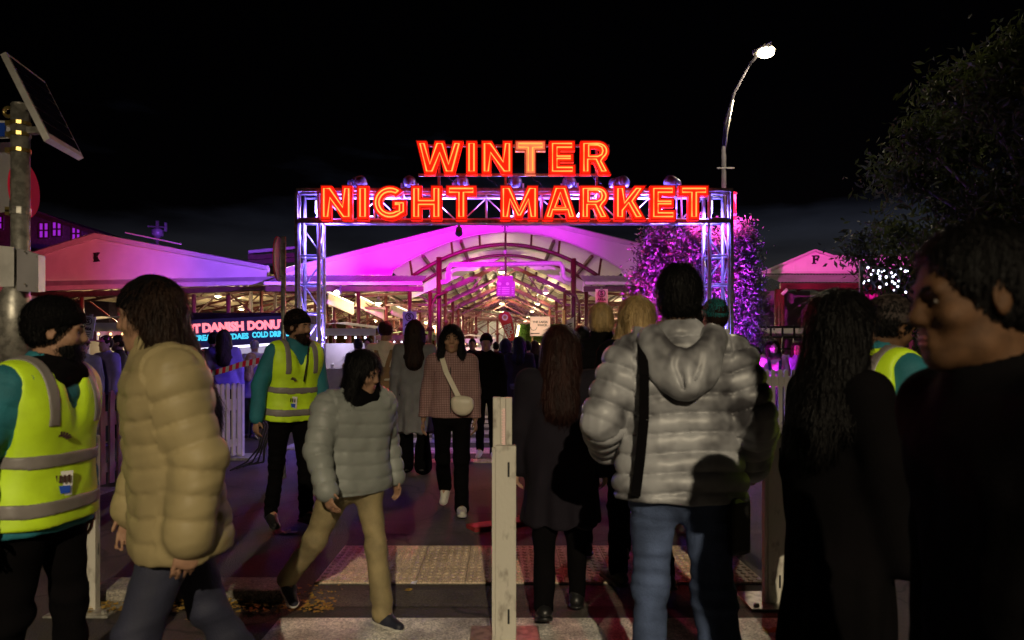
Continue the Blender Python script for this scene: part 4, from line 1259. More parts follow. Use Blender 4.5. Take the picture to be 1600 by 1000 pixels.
MB().bar((XW(891, 18.65), 18.65, 0), P(891, 512, 18.65), .05).build('post', M['timber'], wp_)
ps = empty('timber_post', (XW(880, 19.0), 19, 0), 'pale timber post lit warm right of the hedge panel', 'post')
MB().box(XW(878, 19), XW(882.5, 19), 18.9, 18.98, 0, ZW(485, 19)).build('post', M['timber'], ps, bevel=.005)
# hanging directory in the entrance
HY2 = 23.0
hb = empty('hanging_directory', P(790, 446, HY2), 'market directory board hanging in the middle of the entrance', 'sign')
MB().box(XW(776, HY2), XW(804.5, HY2), HY2, HY2 + .06, ZW(463, HY2), ZW(439, HY2)).build('board', M['purple_board'], hb)
MB().box(XW(777.5, HY2), XW(801.5, HY2), HY2 + .002, HY2 + .05, ZW(438.8, HY2), ZW(431, HY2)).build('header', M['purple_board'], hb)
MB().box(XW(777, HY2), XW(804, HY2), HY2, HY2 + .05, ZW(467, HY2), ZW(464, HY2)).build('lower_rail', M['dark_text'], hb)
MB().tube([P(790, 431, HY2 + .03), P(790, 398, HY2 + .03), P(790, 377, HY2 + 1.6)], .035, 6).build('hanger_rod', M['red_steel'], hb)
MB().ball(P(789, 394, HY2 + .03), .07, 10, 6).build('hanger_ball', M['pipe'], hb, smooth=True)
for r_ in range(4):
    for px, w_ in ((780, 4), (790, 12), (801, 3)):
        MB().bar(P(px - w_ / 2, 449.5 + 3.2 * r_, HY2 - .008), P(px + w_ / 2, 449.5 + 3.2 * r_, HY2 - .008), .006, .028).build('text_line', M['sign_white'], hb)
for px, py in ((781, 443.5), (793, 443.5)):
    MB().lathe([(.05, 0), (.05, .006)], P(px, py, HY2 - .01), 10, (0, 1, 0)).build('pictogram', M['sign_white'], hb)

# ------------------------------------------------------------------ picket fences, bollards, tape
def fence(p0, p1, h, pitch, label, rail=(.72, .22), w=.058):
    p0, p1 = Vector(p0), Vector(p1)
    t = empty('picket_fence', p0, label, 'fence', 'white picket fences')
    d = (p1 - p0).normalized()
    nrm_ = Vector((-d.y, d.x, 0))
    n = int((p1 - p0).length / pitch)
    me = None
    rz = math.atan2(d.y, d.x)
    pf = [(-w / 2, .06), (w / 2, .06), (w / 2, h - w * .45)] + [(w / 2 * math.cos(a), h - w * .45 + w * .5 * math.sin(a)) for a in (R(45), R(90), R(135))] + [(-w / 2, h - w * .45)]
    mb = MB().prism(pf, 'xz', -.012, .012)
    me = bpy.data.meshes.new('picket')
    me.from_pydata(mb.v, [], mb.f)
    for i in range(n + 1):
        o = link('picket', me, M['picket'], t)
        o.location = d * (i * pitch) - nrm_ * .03
        o.rotation_euler = (0, R(random.uniform(-.8, .8)), rz)
    for k, f_ in enumerate(rail):
        MB().bar(p0 + Vector((0, 0, h * f_)), p1 + Vector((0, 0, h * f_)), .05, .14 if k == 0 else .09).build('rail', M['picket'], t)
    for p in (p0, p1):
        MB().box(p.x - .04, p.x + .04, p.y - .02, p.y + .06, 0, h * .98).build('post', M['picket'], t, bevel=.006)
        MB().box(p.x - .2, p.x + .2, p.y - .2, p.y + .24, 0, .03).build('foot_plate', M['galv'], t)
    return t
fence((XW(128, 6.7), 6.7, 0), (XW(375, 9.05), 9.05, 0), 1.0, .108, 'white picket fence panel behind the beige coat and the taped walkway')
fence((XW(1186, 9.5), 9.5, 0), (XW(1420, 9.9), 9.9, 0), 1.16, .1, 'white picket fence panel right of the arch in front of the pink top', rail=(.86, .2))
def bollard(x, y, label, full=True):
    t = empty('bollard', (x, y, 0), label, 'bollard', 'removable white bollards')
    if full:
        rp = MB().box(x - .058, x - .022, y + .002, y + .052, .0, 1.17).box(x + .004, x + .034, y + .002, y + .052, .001, 1.169).box(x - .022, x + .004, y + .03, y + .05, .0, 1.168).build('rear_post', M['bollard'], t, bevel=.003)
        tape = MB()
        for k in range(22):
            z = .93 + .0085 * k
            tape.box(x - .016 + .004 * (k % 2), x + .002, y + .02, y + .029, z, z + .0055)
        tape.build('perforated_strip', M['pink_board'], rp)
    fp = MB().box(x - .047, x + .053, y - .05, y - .002, 0, .942).build('front_sleeve', M['bollard'], t, bevel=.004)
    MB().box(x - .062, x - .0475, y - .04, y + .0, 0, .93).build('side_flange', M['bollard'], t)
    for z in (.13, .83):
        MB().box(x + .012, x + .022, y - .0525, y - .0505, z - .035, z + .035).build('slot', M['black'], fp)
    for bx in (-.13, .13):
        MB().lathe([(.016, 0), (.016, .012), (.008, .018)], (x + bx, y - .1, .0125), 6).build('anchor_bolt', M['galv'], t)
    MB().box(x + .0535, x + .0545, y - .03, y - .018, .3, .36).build('paint_chip', M['galv'], fp)
    MB().box(x - .17, x + .17, y - .14, y + .14, 0, .012).build('base_plate', M['galv'], t, bevel=.003)
    return t
bollard(XW(789, 3.3), 3.3, 'scuffed white bollard in the middle of the crossing')
bollard(XW(1208, 3.8), 3.8, 'white bollard half hidden beside the man in blue jeans', False)
bollard(XW(142, 3.7), 3.7, 'white bollard behind the beige coat at the left', False)
tp = empty('barrier_tape', P(330, 583, 8.6), 'red and white barrier tape sagging above the left fence', 'tape')
pts = [P(300 + 10.5 * k, 580 - .0 + 8 * math.sin(math.pi * min(k / 7, 1)) * .35 - max(0, k - 3) * 2.4, 8.6 - .06 * k) for k in range(11)]
for i in range(20):
    t0, t1 = i / 20 * 10, (i + 1) / 20 * 10
    def ip(t):
        k = min(int(t), 9)
        return pts[k].lerp(pts[k + 1], t - k)
    a, b_ = ip(t0), ip(t1)
    up = Vector((0, .01, .035))
    MB().add([a - up, b_ - up, b_ + up, a + up, a - up + Vector((0, .002, 0)), b_ - up + Vector((0, .002, 0)), b_ + up + Vector((0, .002, 0)), a + up + Vector((0, .002, 0))],
             [(0, 1, 2, 3), (7, 6, 5, 4)]).build('tape_band', M['red_sign'] if i % 2 else M['sign_white'], tp)
cs = empty('cable_coil', (XW(410, 8.2), 8.2, 0), 'loose black cables hanging to the ground behind the left fence end', 'cable')
for k in range(4):
    MB().tube([P(400 + 4 * k, 640, 8.4), P(412 + 5 * k, 665, 8.2), P(404 + 3 * k, 700, 8.1 - .1 * k), P(385 + 9 * k, 722, 8.4), P(360 + 10 * k, 735 - 3 * k, 8.05)], .011, 6).build('cable', M['cable'], cs, smooth=True)

# ------------------------------------------------------------------ stalls glowing under the roofs
def stall(x, y, w, label, ctop, col, glow):
    t = empty('market_stall', (x, y, 0), label, 'market stall', 'stalls under the roofs')
    MB().box(x - w / 2, x + w / 2, y - .3, y + .3, 0, .95).build('counter', M['box_grey'], t)
    A = [(x - w / 2, y - .7, 2.1), (x, y - .7, 2.25), (x + w / 2, y - .7, 2.1)]
    MB().strip(A, [(p[0], y + .7, p[2] + .1) for p in A]).build('canopy', ctop, t)
    MB().box(x - w / 2, x + w / 2, y - .72, y - .705, 1.9, 2.1).build('valance', ctop, t)
    for sx in (-1, 1):
        for sy in (-.65, .65):
            MB().bar((x + sx * w / 2 * .97, y + sy, 0), (x + sx * w / 2 * .97, y + sy, 2.1), .04).build('pole', M['alu'], t)
    for k in range(int(w / .28)):
        MB().ball((x - w / 2 + .15 + .28 * k, y - .73, 1.84), .032, 6, 4).build('bulb', glow, t)
    MB().box(x - w * .4, x + w * .4, y + .62, y + .66, .95, 1.7).build('back_shelf', M['canvas'], t)
    for k in range(6):
        MB().lathe([(.05, 0), (.06, .1), (.03, .16)], (x - w * .35 + w * .14 * k, y - .1, .95), 8).build('jar', [M['timber'], M['red_sign'], M['canvas']][k % 3], t, smooth=True)
    point('lamp_light', (x, y, 1.75), col, 22, t, .1)
stall(XW(165, 16), 16.5, 2.6, 'stall with warm bulbs behind the red cap at the left', M['canvas'], (1, .7, .35), M['bulb'])
stall(XW(235, 20), 20.5, 2.8, 'canvas topped stall behind the beige coat', M['canvas'], (1, .75, .45), M['bulb'])
stall(XW(530, 20), 20, 2.4, 'stall with pale violet canopy behind the bearded worker', M['canvas'], (.7, .6, 1), M['fairy'])
stall(XW(640, 27), 27, 2.4, 'green lit stall behind the couple', M['hedge'], (.35, 1, .2), M['fairy'])
stall(XW(735, 33), 33, 2.4, 'stall with warm bulbs along the left columns of the central shed', M['canvas'], (1, .7, .35), M['bulb'])
stall(XW(905, 27), 27, 3.0, 'stall with warm bulbs in the right aisle', M['canvas'], (1, .7, .35), M['bulb'])
stall(XW(960, 24), 24, 2.6, 'stall below the dark trees right of the entrance', M['grey_wall'], (1, .7, .4), M['bulb'])
stall(XW(60, 19), 19, 2.6, 'stall at the far left end under the K shed', M['canvas'], (.9, .6, 1), M['fairy'])

# ------------------------------------------------------------------ trees
def leaf_mesh(cents, spread, n, size, seed, flat=.35, droop=.0):
    rng = np.random.default_rng(seed)
    cents = np.asarray(cents, float)
    idx = rng.integers(0, len(cents), n)
    c = cents[idx] + rng.normal(0, 1, (n, 3)) * np.asarray(spread)
    a = rng.normal(0, 1, (n, 3)); a[:, 2] -= droop
    a /= np.linalg.norm(a, axis=1)[:, None]
    b = rng.normal(0, 1, (n, 3)); b -= a * (a * b).sum(1)[:, None]
    b /= np.linalg.norm(b, axis=1)[:, None]
    nn = np.cross(a, b)
    s = size * rng.uniform(.6, 1.25, n)[:, None]
    v = np.stack([c - a * s, c - b * s * flat + nn * s * .15, c + a * s, c + b * s * flat + nn * s * .15], 1).reshape(-1, 3)
    f = np.arange(n * 4).reshape(-1, 4)
    f = np.concatenate([f[:, [0, 1, 2]], f[:, [0, 2, 3]]])
    return v, f
def tree(name, label, base, height, shape, nclump, nleaf, size, m, seed, group, trunk_r, spread, droop=.0, clear=.15, cat='tree'):
    rng = random.Random(seed)
    t = empty(name, base, label, cat, group)
    b = Vector(base)
    tp_ = [b + Vector((rng.uniform(-.04, .04) * i, rng.uniform(-.04, .04) * i, height * .9 * i / 6)) for i in range(7)]
    tr_ = MB().tube(tp_, [trunk_r * (1 - .14 * i) for i in range(7)], 9).build('trunk', M['bark'], t, smooth=True)
    cents = []
    br = MB()
    for k in range(nclump):
        f = clear + (1 - clear) * (k + rng.random()) / nclump
        rad = shape(f) * (rng.uniform(.45, 1.08))
        a = k * 2.4 + rng.uniform(-.5, .5)
        c = b + Vector((rad * math.cos(a), rad * math.sin(a), height * f))
        cents.append(c)
        o_ = b + Vector((0, 0, max(height * f - rad * .7, height * .1)))
        mid = (o_ + c) / 2 + Vector((0, 0, -.05 * rad))
        if k % 2 == 0:
            br.tube([o_, mid, c], [trunk_r * .35, trunk_r * .22, trunk_r * .1], 5, cap=False)
    br.build('branches', M['bark'], tr_, smooth=True)
    v, f = leaf_mesh(cents, spread, nleaf, size, seed, droop=droop)
    me = bpy.data.meshes.new('crown')
    inv = WM[t].inverted()
    me.from_pydata((v - np.array(base)).tolist(), [], f.tolist())
    o = link('crown', me, m, t)
    return t
cone_s = lambda w: (lambda f: w * (1.15 - f) ** .75 * (.75 + .5 * min(f * 4, 1)))
tree('columnar_tree', 'leafy conical tree lit red and violet left behind the man in the puffer jacket', (XW(1030, 13), 13, 0), 3.72, cone_s(.62), 50, 21000, .044, M['leaf_purple'], 11, 'trees by the right truss leg', .06, (.13, .13, .15), clear=.12)
tree('columnar_tree', 'conical tree lit bright violet just left of the right truss leg', (XW(1083, 12.4), 12.4, 0), 3.62, cone_s(.56), 48, 20000, .042, M['leaf_purple'], 12, 'trees by the right truss leg', .06, (.12, .12, .15), clear=.1)
tree('columnar_tree', 'conical tree lit violet right of the truss leg with bright trunk showing', (XW(1150, 12.2), 12.2, 0), 3.55, cone_s(.6), 50, 22000, .042, M['leaf_purple'], 13, 'trees by the right truss leg', .06, (.13, .13, .15), clear=.1)
for k, (px, y, colr, w) in enumerate(((1000, 10.9, (1, .02, .2), 90), (1070, 10.75, (.72, .02, 1), 190), (1160, 10.75, (.62, .02, 1), 190), (1192, 10.9, (.95, .02, .75), 110), (1115, 10.7, (.25, .05, 1), 130))):
    x = XW(px, y)
    u = empty('garden_uplight', (x, y, 0), ['red', 'magenta', 'violet', 'pink', 'blue'][k] + ' uplight on the ground before the conical trees', 'lamp', 'garden uplights')
    MB().box(x - .08, x + .08, y - .06, y + .06, .0, .1).build('housing', M['can'], u)
    MB().lathe([(.06, 0), (.06, .01)], (x, y, .101), 10).build('lens', mat('uplight_lens', (.8, .5, 1), .3, emit=colr, strength=2), u)
    spot('lamp_light', (x, y, .16), (x + (.15 if k < 3 else -.25), 12.3, 2.2), colr, w * 16, 84, .7, u, .05)
big_s = lambda f: 2.5 * math.sin(math.pi * min(1, max(0.05, (f - .22) / .80))) ** .6
tree('street_tree', 'large dark leafy street tree overhanging the top right corner', (XW(1668, 9), 9, 0), 5.45, big_s, 120, 52000, .066, M['leaf_tree'], 21, None, .16, (.2, .2, .17), droop=.7, clear=.34)
# fairy lights
sg = empty('string_lights', (XW(1430, 7), 7, 2.0), 'white fairy lights draped under the street tree', 'fairy lights')
rg = random.Random(5)
for st in range(6):
    px0 = 1352 + 13 * st
    cur = []
    for k in range(9):
        cur.append(P(px0 + 3.5 * math.sin(k * 1.1 + st), 420 + 6.2 * k * (.8 if st < 4 else .9), 7 + .03 * k))
    MB().tube(cur, .006, 4).build('wire', M['cable'], sg)
    for k, c in enumerate(cur):
        if k < (6, 8, 5, 9, 6, 7)[st] and rg.random() < (.75, .5, .7, .45, .6, .5)[st]:
            MB().ball(c + Vector((rg.uniform(-.035, .035), -.02, rg.uniform(-.03, .02))), rg.uniform(.007, .014), 6, 4).build('bulb', M['fairy'], sg)
MB().tube([P(1345, 412, 7), P(1390, 421, 7), P(1480, 414, 7), P(1600, 405, 7)], .008, 5).build('wire', M['cable'], sg)
MB().bar((XW(1345, 7.05), 7.05, 0), P(1345, 408, 7.05), .03).build('support_pole', M['black'], sg)

# smoke hanging deep inside the central shed
sm = MB().box(TX - 2.3, TX + 2.3, TY + 28, TY + 88, .3, 4.7).build('smoke', None)
smm = bpy.data.materials.new('grill_smoke')
smm.use_nodes = True
smm.node_tree.nodes.clear()
v_ = smm.node_tree.nodes.new('ShaderNodeVolumePrincipled')
v_.inputs['Color'].default_value = (.85, .9, .95, 1)
v_.inputs['Density'].default_value = .11
vo = smm.node_tree.nodes.new('ShaderNodeOutputMaterial')
smm.node_tree.links.new(v_.outputs[0], vo.inputs['Volume'])
sm.data.materials.append(smm)
tag(sm, 'pale grill smoke filling the far end of the central shed', kind='stuff')
ew = empty('added_end_wall', (TX, TY + 95, 0), 'added pale wall as a bright backdrop at the far end of the central shed', 'wall')  # pale backdrop added for the bright glow deep in the shed
MB().box(TX - 8, TX + 8, TY + 95, TY + 95.2, 0, 6).build('wall', M['canvas'], ew)
for k, x in enumerate((-1.6, 1.6)):
    fl2 = empty('flood_lamp', (TX + x, TY + 92, 4.2), ('left' if x < 0 else 'right') + ' added lamp brightening the smoke at the far end of the shed', 'lamp', 'added far end lamps')
    MB().lathe([(.1, 0), (.2, .15), (.2, .2)], (TX + x, TY + 92, 4.2), 10, (0, -.4, -1)).build('lamp_can', M['can'], fl2)
    point('lamp_light', (TX + x, TY + 91.6, 3.8), (.8, .9, 1.0), 6000, fl2, .15)  # added lights that brighten the smoke and the backdrop
gl = empty('work_light', P(790, 536, 30), 'dazzling white work light low in the middle of the shed entrance', 'lamp')
c1 = P(793.5, 534, 30)
MB().ball(c1, .09, 8, 6).build('lamp_glass', M['street_glass'], gl, smooth=True)
MB().tube([(c1.x, 30.02, 0), (c1.x, 30.02, c1.z)], .03, 6).build('stand', M['can'], gl)
point('lamp_light', (c1.x, 29.85, c1.z), (1, 1, 1), 60, gl, .08)
# ------------------------------------------------------------------ people: signed-distance bodies turned into one surface each
f32 = np.float32
class Field:
    def __init__(s, lo, hi, h):
        s.h = h
        s.lo = np.array(lo, float)
        s.n = np.ceil((np.array(hi, float) - s.lo) / h).astype(int) + 1
        s.F = np.full(s.n, 9.0, f32)
    def put(s, lo, hi, fn, k, op='u'):
        i0 = np.clip(np.floor((np.array(lo) - s.lo) / s.h).astype(int), 0, s.n)
        i1 = np.clip(np.ceil((np.array(hi) - s.lo) / s.h).astype(int) + 1, 0, s.n)
        if (i1 <= i0).any(): return
        ax = [(s.lo[i] + s.h * np.arange(i0[i], i1[i])).astype(f32) for i in range(3)]
        d = fn(ax[0][:, None, None], ax[1][None, :, None], ax[2][None, None, :])
        sl = tuple(slice(i0[i], i1[i]) for i in range(3))
        A = s.F[sl]
        if op == 'u':
            h = np.maximum(k - np.abs(A - d), 0) / k
            s.F[sl] = np.minimum(A, d) - h * h * k * .25
        elif op == 's':
            d = -d
            h = np.maximum(k - np.abs(A - d), 0) / k
            s.F[sl] = np.maximum(A, d) + h * h * k * .25
        else:
            s.F[sl] = np.maximum(A, d)
    def cone(s, a, b, ra, rb, k=.03, flat=None, op='u'):
        a, b = np.array(a, float), np.array(b, float)
        pad = max(ra, rb) + k + 3 * s.h
        if flat is not None:
            dv, kf = np.array(flat[0], float), flat[1]
            dv = dv / np.linalg.norm(dv)
            g = 1 / kf - 1
        ab = b - a
        abq = ab + (dv * (ab @ dv) * g if flat is not None else 0)
        L2 = max(float(abq @ abq), 1e-9)
        def fn(X, Y, Z):
            x, y, z = X - f32(a[0]), Y - f32(a[1]), Z - f32(a[2])
            if flat is not None:
                t = (x * f32(dv[0]) + y * f32(dv[1]) + z * f32(dv[2])) * f32(g)
                x, y, z = x + t * f32(dv[0]), y + t * f32(dv[1]), z + t * f32(dv[2])
            t = np.clip((x * f32(abq[0]) + y * f32(abq[1]) + z * f32(abq[2])) / f32(L2), 0, 1)
            d = np.sqrt((x - t * f32(abq[0])) ** 2 + (y - t * f32(abq[1])) ** 2 + (z - t * f32(abq[2])) ** 2)
            return d - (f32(ra) + f32(rb - ra) * t)
        s.put(np.minimum(a, b) - pad, np.maximum(a, b) + pad, fn, k, op)
    def ell(s, c, r, k=.02, Mx=None, op='u'):
        c, r = np.array(c, float), np.array(r, float)
        Mx = np.eye(3) if Mx is None else np.array(Mx)
        pad = max(r) + k + 3 * s.h
        def fn(X, Y, Z):
            x, y, z = X - f32(c[0]), Y - f32(c[1]), Z - f32(c[2])
            q = [x * f32(Mx[0, i]) + y * f32(Mx[1, i]) + z * f32(Mx[2, i]) for i in range(3)]
            k0 = np.sqrt((q[0] / f32(r[0])) ** 2 + (q[1] / f32(r[1])) ** 2 + (q[2] / f32(r[2])) ** 2)
            k1 = np.sqrt((q[0] / f32(r[0] ** 2)) ** 2 + (q[1] / f32(r[1] ** 2)) ** 2 + (q[2] / f32(r[2] ** 2)) ** 2) + f32(1e-6)
            return k0 * (k0 - 1) / k1
        s.put(c - pad, c + pad, fn, k, op)
    def plane(s, n, o):
        """keeps the side the normal points away from"""
        n, o = np.array(n, float), np.array(o, float)
        n = n / np.linalg.norm(n)
        c = float(n @ o)
        s.put(s.lo - 1, s.lo + s.n * s.h + 1, lambda X, Y, Z: X * f32(n[0]) + Y * f32(n[1]) + Z * f32(n[2]) - f32(c), .01, 'i')
    def mesh(s):
        Fd, h = s.F, s.h
        neg = Fd < 0
        c = np.zeros(tuple(s.n - 1), np.uint8)
        offs = [(i, j, k) for i in (0, 1) for j in (0, 1) for k in (0, 1)]
        n = s.n
        for i, j, k in offs:
            c += neg[i:n[0] - 1 + i, j:n[1] - 1 + j, k:n[2] - 1 + k]
        idx = np.argwhere((c > 0) & (c < 8))
        if len(idx) == 0: return np.zeros((0, 3)), np.zeros((0, 4), int)
        val = np.stack([Fd[idx[:, 0] + i, idx[:, 1] + j, idx[:, 2] + k] for i, j, k in offs], 1)
        val = np.clip(val, -h * 2, h * 2)
        acc, cnt = np.zeros((len(idx), 3)), np.zeros(len(idx))
        for p in range(8):
            for q in range(p + 1, 8):
                op_, oq = np.array(offs[p]), np.array(offs[q])
                if np.abs(op_ - oq).sum() != 1: continue
                va, vb = val[:, p], val[:, q]
                m = (va < 0) != (vb < 0)
                t = np.where(m, va / np.where(m, va - vb, 1), 0)
                acc += m[:, None] * (op_ + t[:, None] * (oq - op_))
                cnt += m
        V = s.lo + h * (idx + acc / np.maximum(cnt, 1)[:, None])
        gid = np.full(tuple(n - 1), -1, np.int32)
        gid[idx[:, 0], idx[:, 1], idx[:, 2]] = np.arange(len(idx))
        faces = []
        for ax in range(3):
            a1, a2 = (ax + 1) % 3, (ax + 2) % 3
            sl0, sl1 = [slice(None)] * 3, [slice(None)] * 3
            sl0[ax], sl1[ax] = slice(0, -1), slice(1, None)
            ed = np.argwhere(neg[tuple(sl0)] != neg[tuple(sl1)])
            ed = ed[(ed[:, a1] > 0) & (ed[:, a2] > 0) & (ed[:, a1] < n[a1] - 1) & (ed[:, a2] < n[a2] - 1)]
            ins = neg[ed[:, 0], ed[:, 1], ed[:, 2]]
            q = []
            for d1, d2 in ((-1, -1), (0, -1), (0, 0), (-1, 0)):
                e = ed.copy()
                e[:, a1] += d1
                e[:, a2] += d2
                q.append(gid[e[:, 0], e[:, 1], e[:, 2]])
            q = np.stack(q, 1)
            q[~ins] = q[~ins][:, ::-1]
            faces.append(q)
        Fc = np.concatenate(faces)
        return V, Fc[(Fc >= 0).all(1)]

def sines(V, seed, freq, n=6, stretch=(1, 1, 1)):
    rng = np.random.default_rng(seed)
    out = np.zeros(len(V))
    W = V * np.array(stretch)
    for _ in range(n):
        k = rng.normal(0, 1, 3); k /= np.linalg.norm(k)
        k2 = rng.normal(0, 1, 3)
        f = freq * rng.uniform(.6, 1.6)
        out += np.sin(W @ (k * f) + rng.uniform(0, 6.3) + 1.3 * np.sin(W @ (k2 * f * .45) + rng.uniform(0, 6.3)))
    return out / n

def vnormals(V, Fc):
    a, b = V[Fc[:, 2]] - V[Fc[:, 0]], V[Fc[:, 3]] - V[Fc[:, 1]]
    fn = np.cross(a, b)
    N = np.zeros_like(V)
    for i in range(4): np.add.at(N, Fc[:, i], fn)
    return N / np.maximum(np.linalg.norm(N, axis=1), 1e-9)[:, None]

def add_strands(V, Fc, s, seed, n, L, wid, lift):
    """loose locks over a hair mass: thin ribbons that follow the surface downwards"""
    rng = np.random.default_rng(seed + 900)
    N = vnormals(V, Fc)
    i = rng.integers(0, len(V), n)
    p, nn = V[i], N[i]
    dn = np.array([0, 0, -1.0]) + rng.normal(0, .22, (n, 3))
    t = dn - nn * (dn * nn).sum(1)[:, None]
    t /= np.maximum(np.linalg.norm(t, axis=1), 1e-6)[:, None]
    ln = (L * s * rng.uniform(.5, 1.15, n))[:, None]
    sd = np.cross(t, nn)
    pts = []
    for k, f in enumerate((0, .35, .7, 1.0)):
        off = nn * ((.0015 + lift * L * f * .55 + .004 * math.sin(math.pi * f)) * s) + t * ln * f + sd * (np.sin(f * 3 + i % 7) * .05)[:, None] * ln
        pts.append(p + off)
    W = [1, 1, .8, .15]
    vs = np.stack([np.stack([pts[k] - sd * wid * s * W[k], pts[k] + sd * wid * s * W[k]], 1) for k in range(4)], 1).reshape(-1, 3)
    b = np.arange(n)[:, None] * 8 + len(V)
    f = np.concatenate([np.concatenate([b + 2 * k, b + 2 * k + 1, b + 2 * k + 3, b + 2 * k + 2], 1) for k in range(3)])
    return np.concatenate([V, vs]), np.concatenate([Fc, f])

def put_mesh(name, V, Fc, m, parent=None):
    me = bpy.data.meshes.new(name)
    nf = len(Fc)
    me.vertices.add(len(V))
    me.vertices.foreach_set('co', V.astype(f32).ravel())
    me.loops.add(nf * 4)
    me.loops.foreach_set('vertex_index', Fc.astype(np.int32).ravel())
    me.polygons.add(nf)
    me.polygons.foreach_set('loop_start', np.arange(0, nf * 4, 4, dtype=np.int32))
    me.polygons.foreach_set('use_smooth', np.ones(nf, bool))
    me.update(calc_edges=True)
    me.materials.append(m)
    o = bpy.data.objects.new(name, me)
    COL.objects.link(o)
    if parent is not None: o.parent = parent
    return o

def rot(ax, a):
    return np.array(Matrix.Rotation(a, 3, ax))

def cloth_mat(name, col, **kw):
    d = dict(rough=.75, var=.22, scale=7, bump=.25, bscale=220)
    d.update(kw)
    return mat(name, col, **d)

SK = {'fair': mat('fair_skin', (0.42, 0.25, 0.18), .6, spec=.25, var=.12, scale=30, bump=.05, bscale=300),
      'tan': mat('tan_skin', (0.31, 0.175, 0.11), .6, spec=.25, var=.14, scale=30, bump=.05, bscale=300),
      'brown': mat('brown_skin', (0.10, 0.05, 0.024), .62, spec=.2, var=.3, scale=34, bump=.22, bscale=420, detail=8)}
HAIR = {'black': mat('black_hair', (0.004, 0.0035, 0.0035), .5, spec=.12, var=.4, scale=30, stretch=(1, 1, .08), bump=.6, bscale=110),
        'brown': mat('brown_hair', (0.022, 0.011, 0.007), .5, spec=.16, var=.45, scale=30, stretch=(1, 1, .08), bump=.6, bscale=110),
        'auburn': mat('auburn_hair', (0.024, 0.008, 0.006), .5, spec=.16, var=.45, scale=30, stretch=(1, 1, .08), bump=.6, bscale=110),
        'blond': mat('blond_hair', (0.46, 0.31, 0.13), .5, var=.45, scale=34, stretch=(1, 1, .1), bump=.6, bscale=120),
        'grey': mat('grey_hair', (0.4, 0.4, 0.42), .5, var=.4, scale=30, stretch=(1, 1, .1), bump=.5, bscale=110)}
EYE = mat('eye_dark', (0.02, 0.014, 0.012), .12)
EYEW = mat('eye_white', (0.28, 0.25, 0.22), .2, var=.05)
LIP = mat('lip', (0.30, 0.10, 0.085), .42, var=.1)
HIVIS = mat('hi_vis_yellow_mesh', (0.58, 0.86, 0.02), .55, var=.2, scale=6, bump=.10, bscale=300)
REFL = mat('grey_reflective_tape', (0.20, 0.18, 0.17), .45, var=.12, scale=12, bump=.05)
TEAL = cloth_mat('teal_softshell', (0.012, 0.15, 0.19))
BLK = cloth_mat('black_wool', (0.004, 0.0035, 0.004), rough=.95, spec=.04)
BLK2 = cloth_mat('black_trouser_cloth', (0.004, 0.0035, 0.004), rough=.95, spec=.04)
SOLE = mat('white_sole', (0.5, 0.48, 0.44), .6)

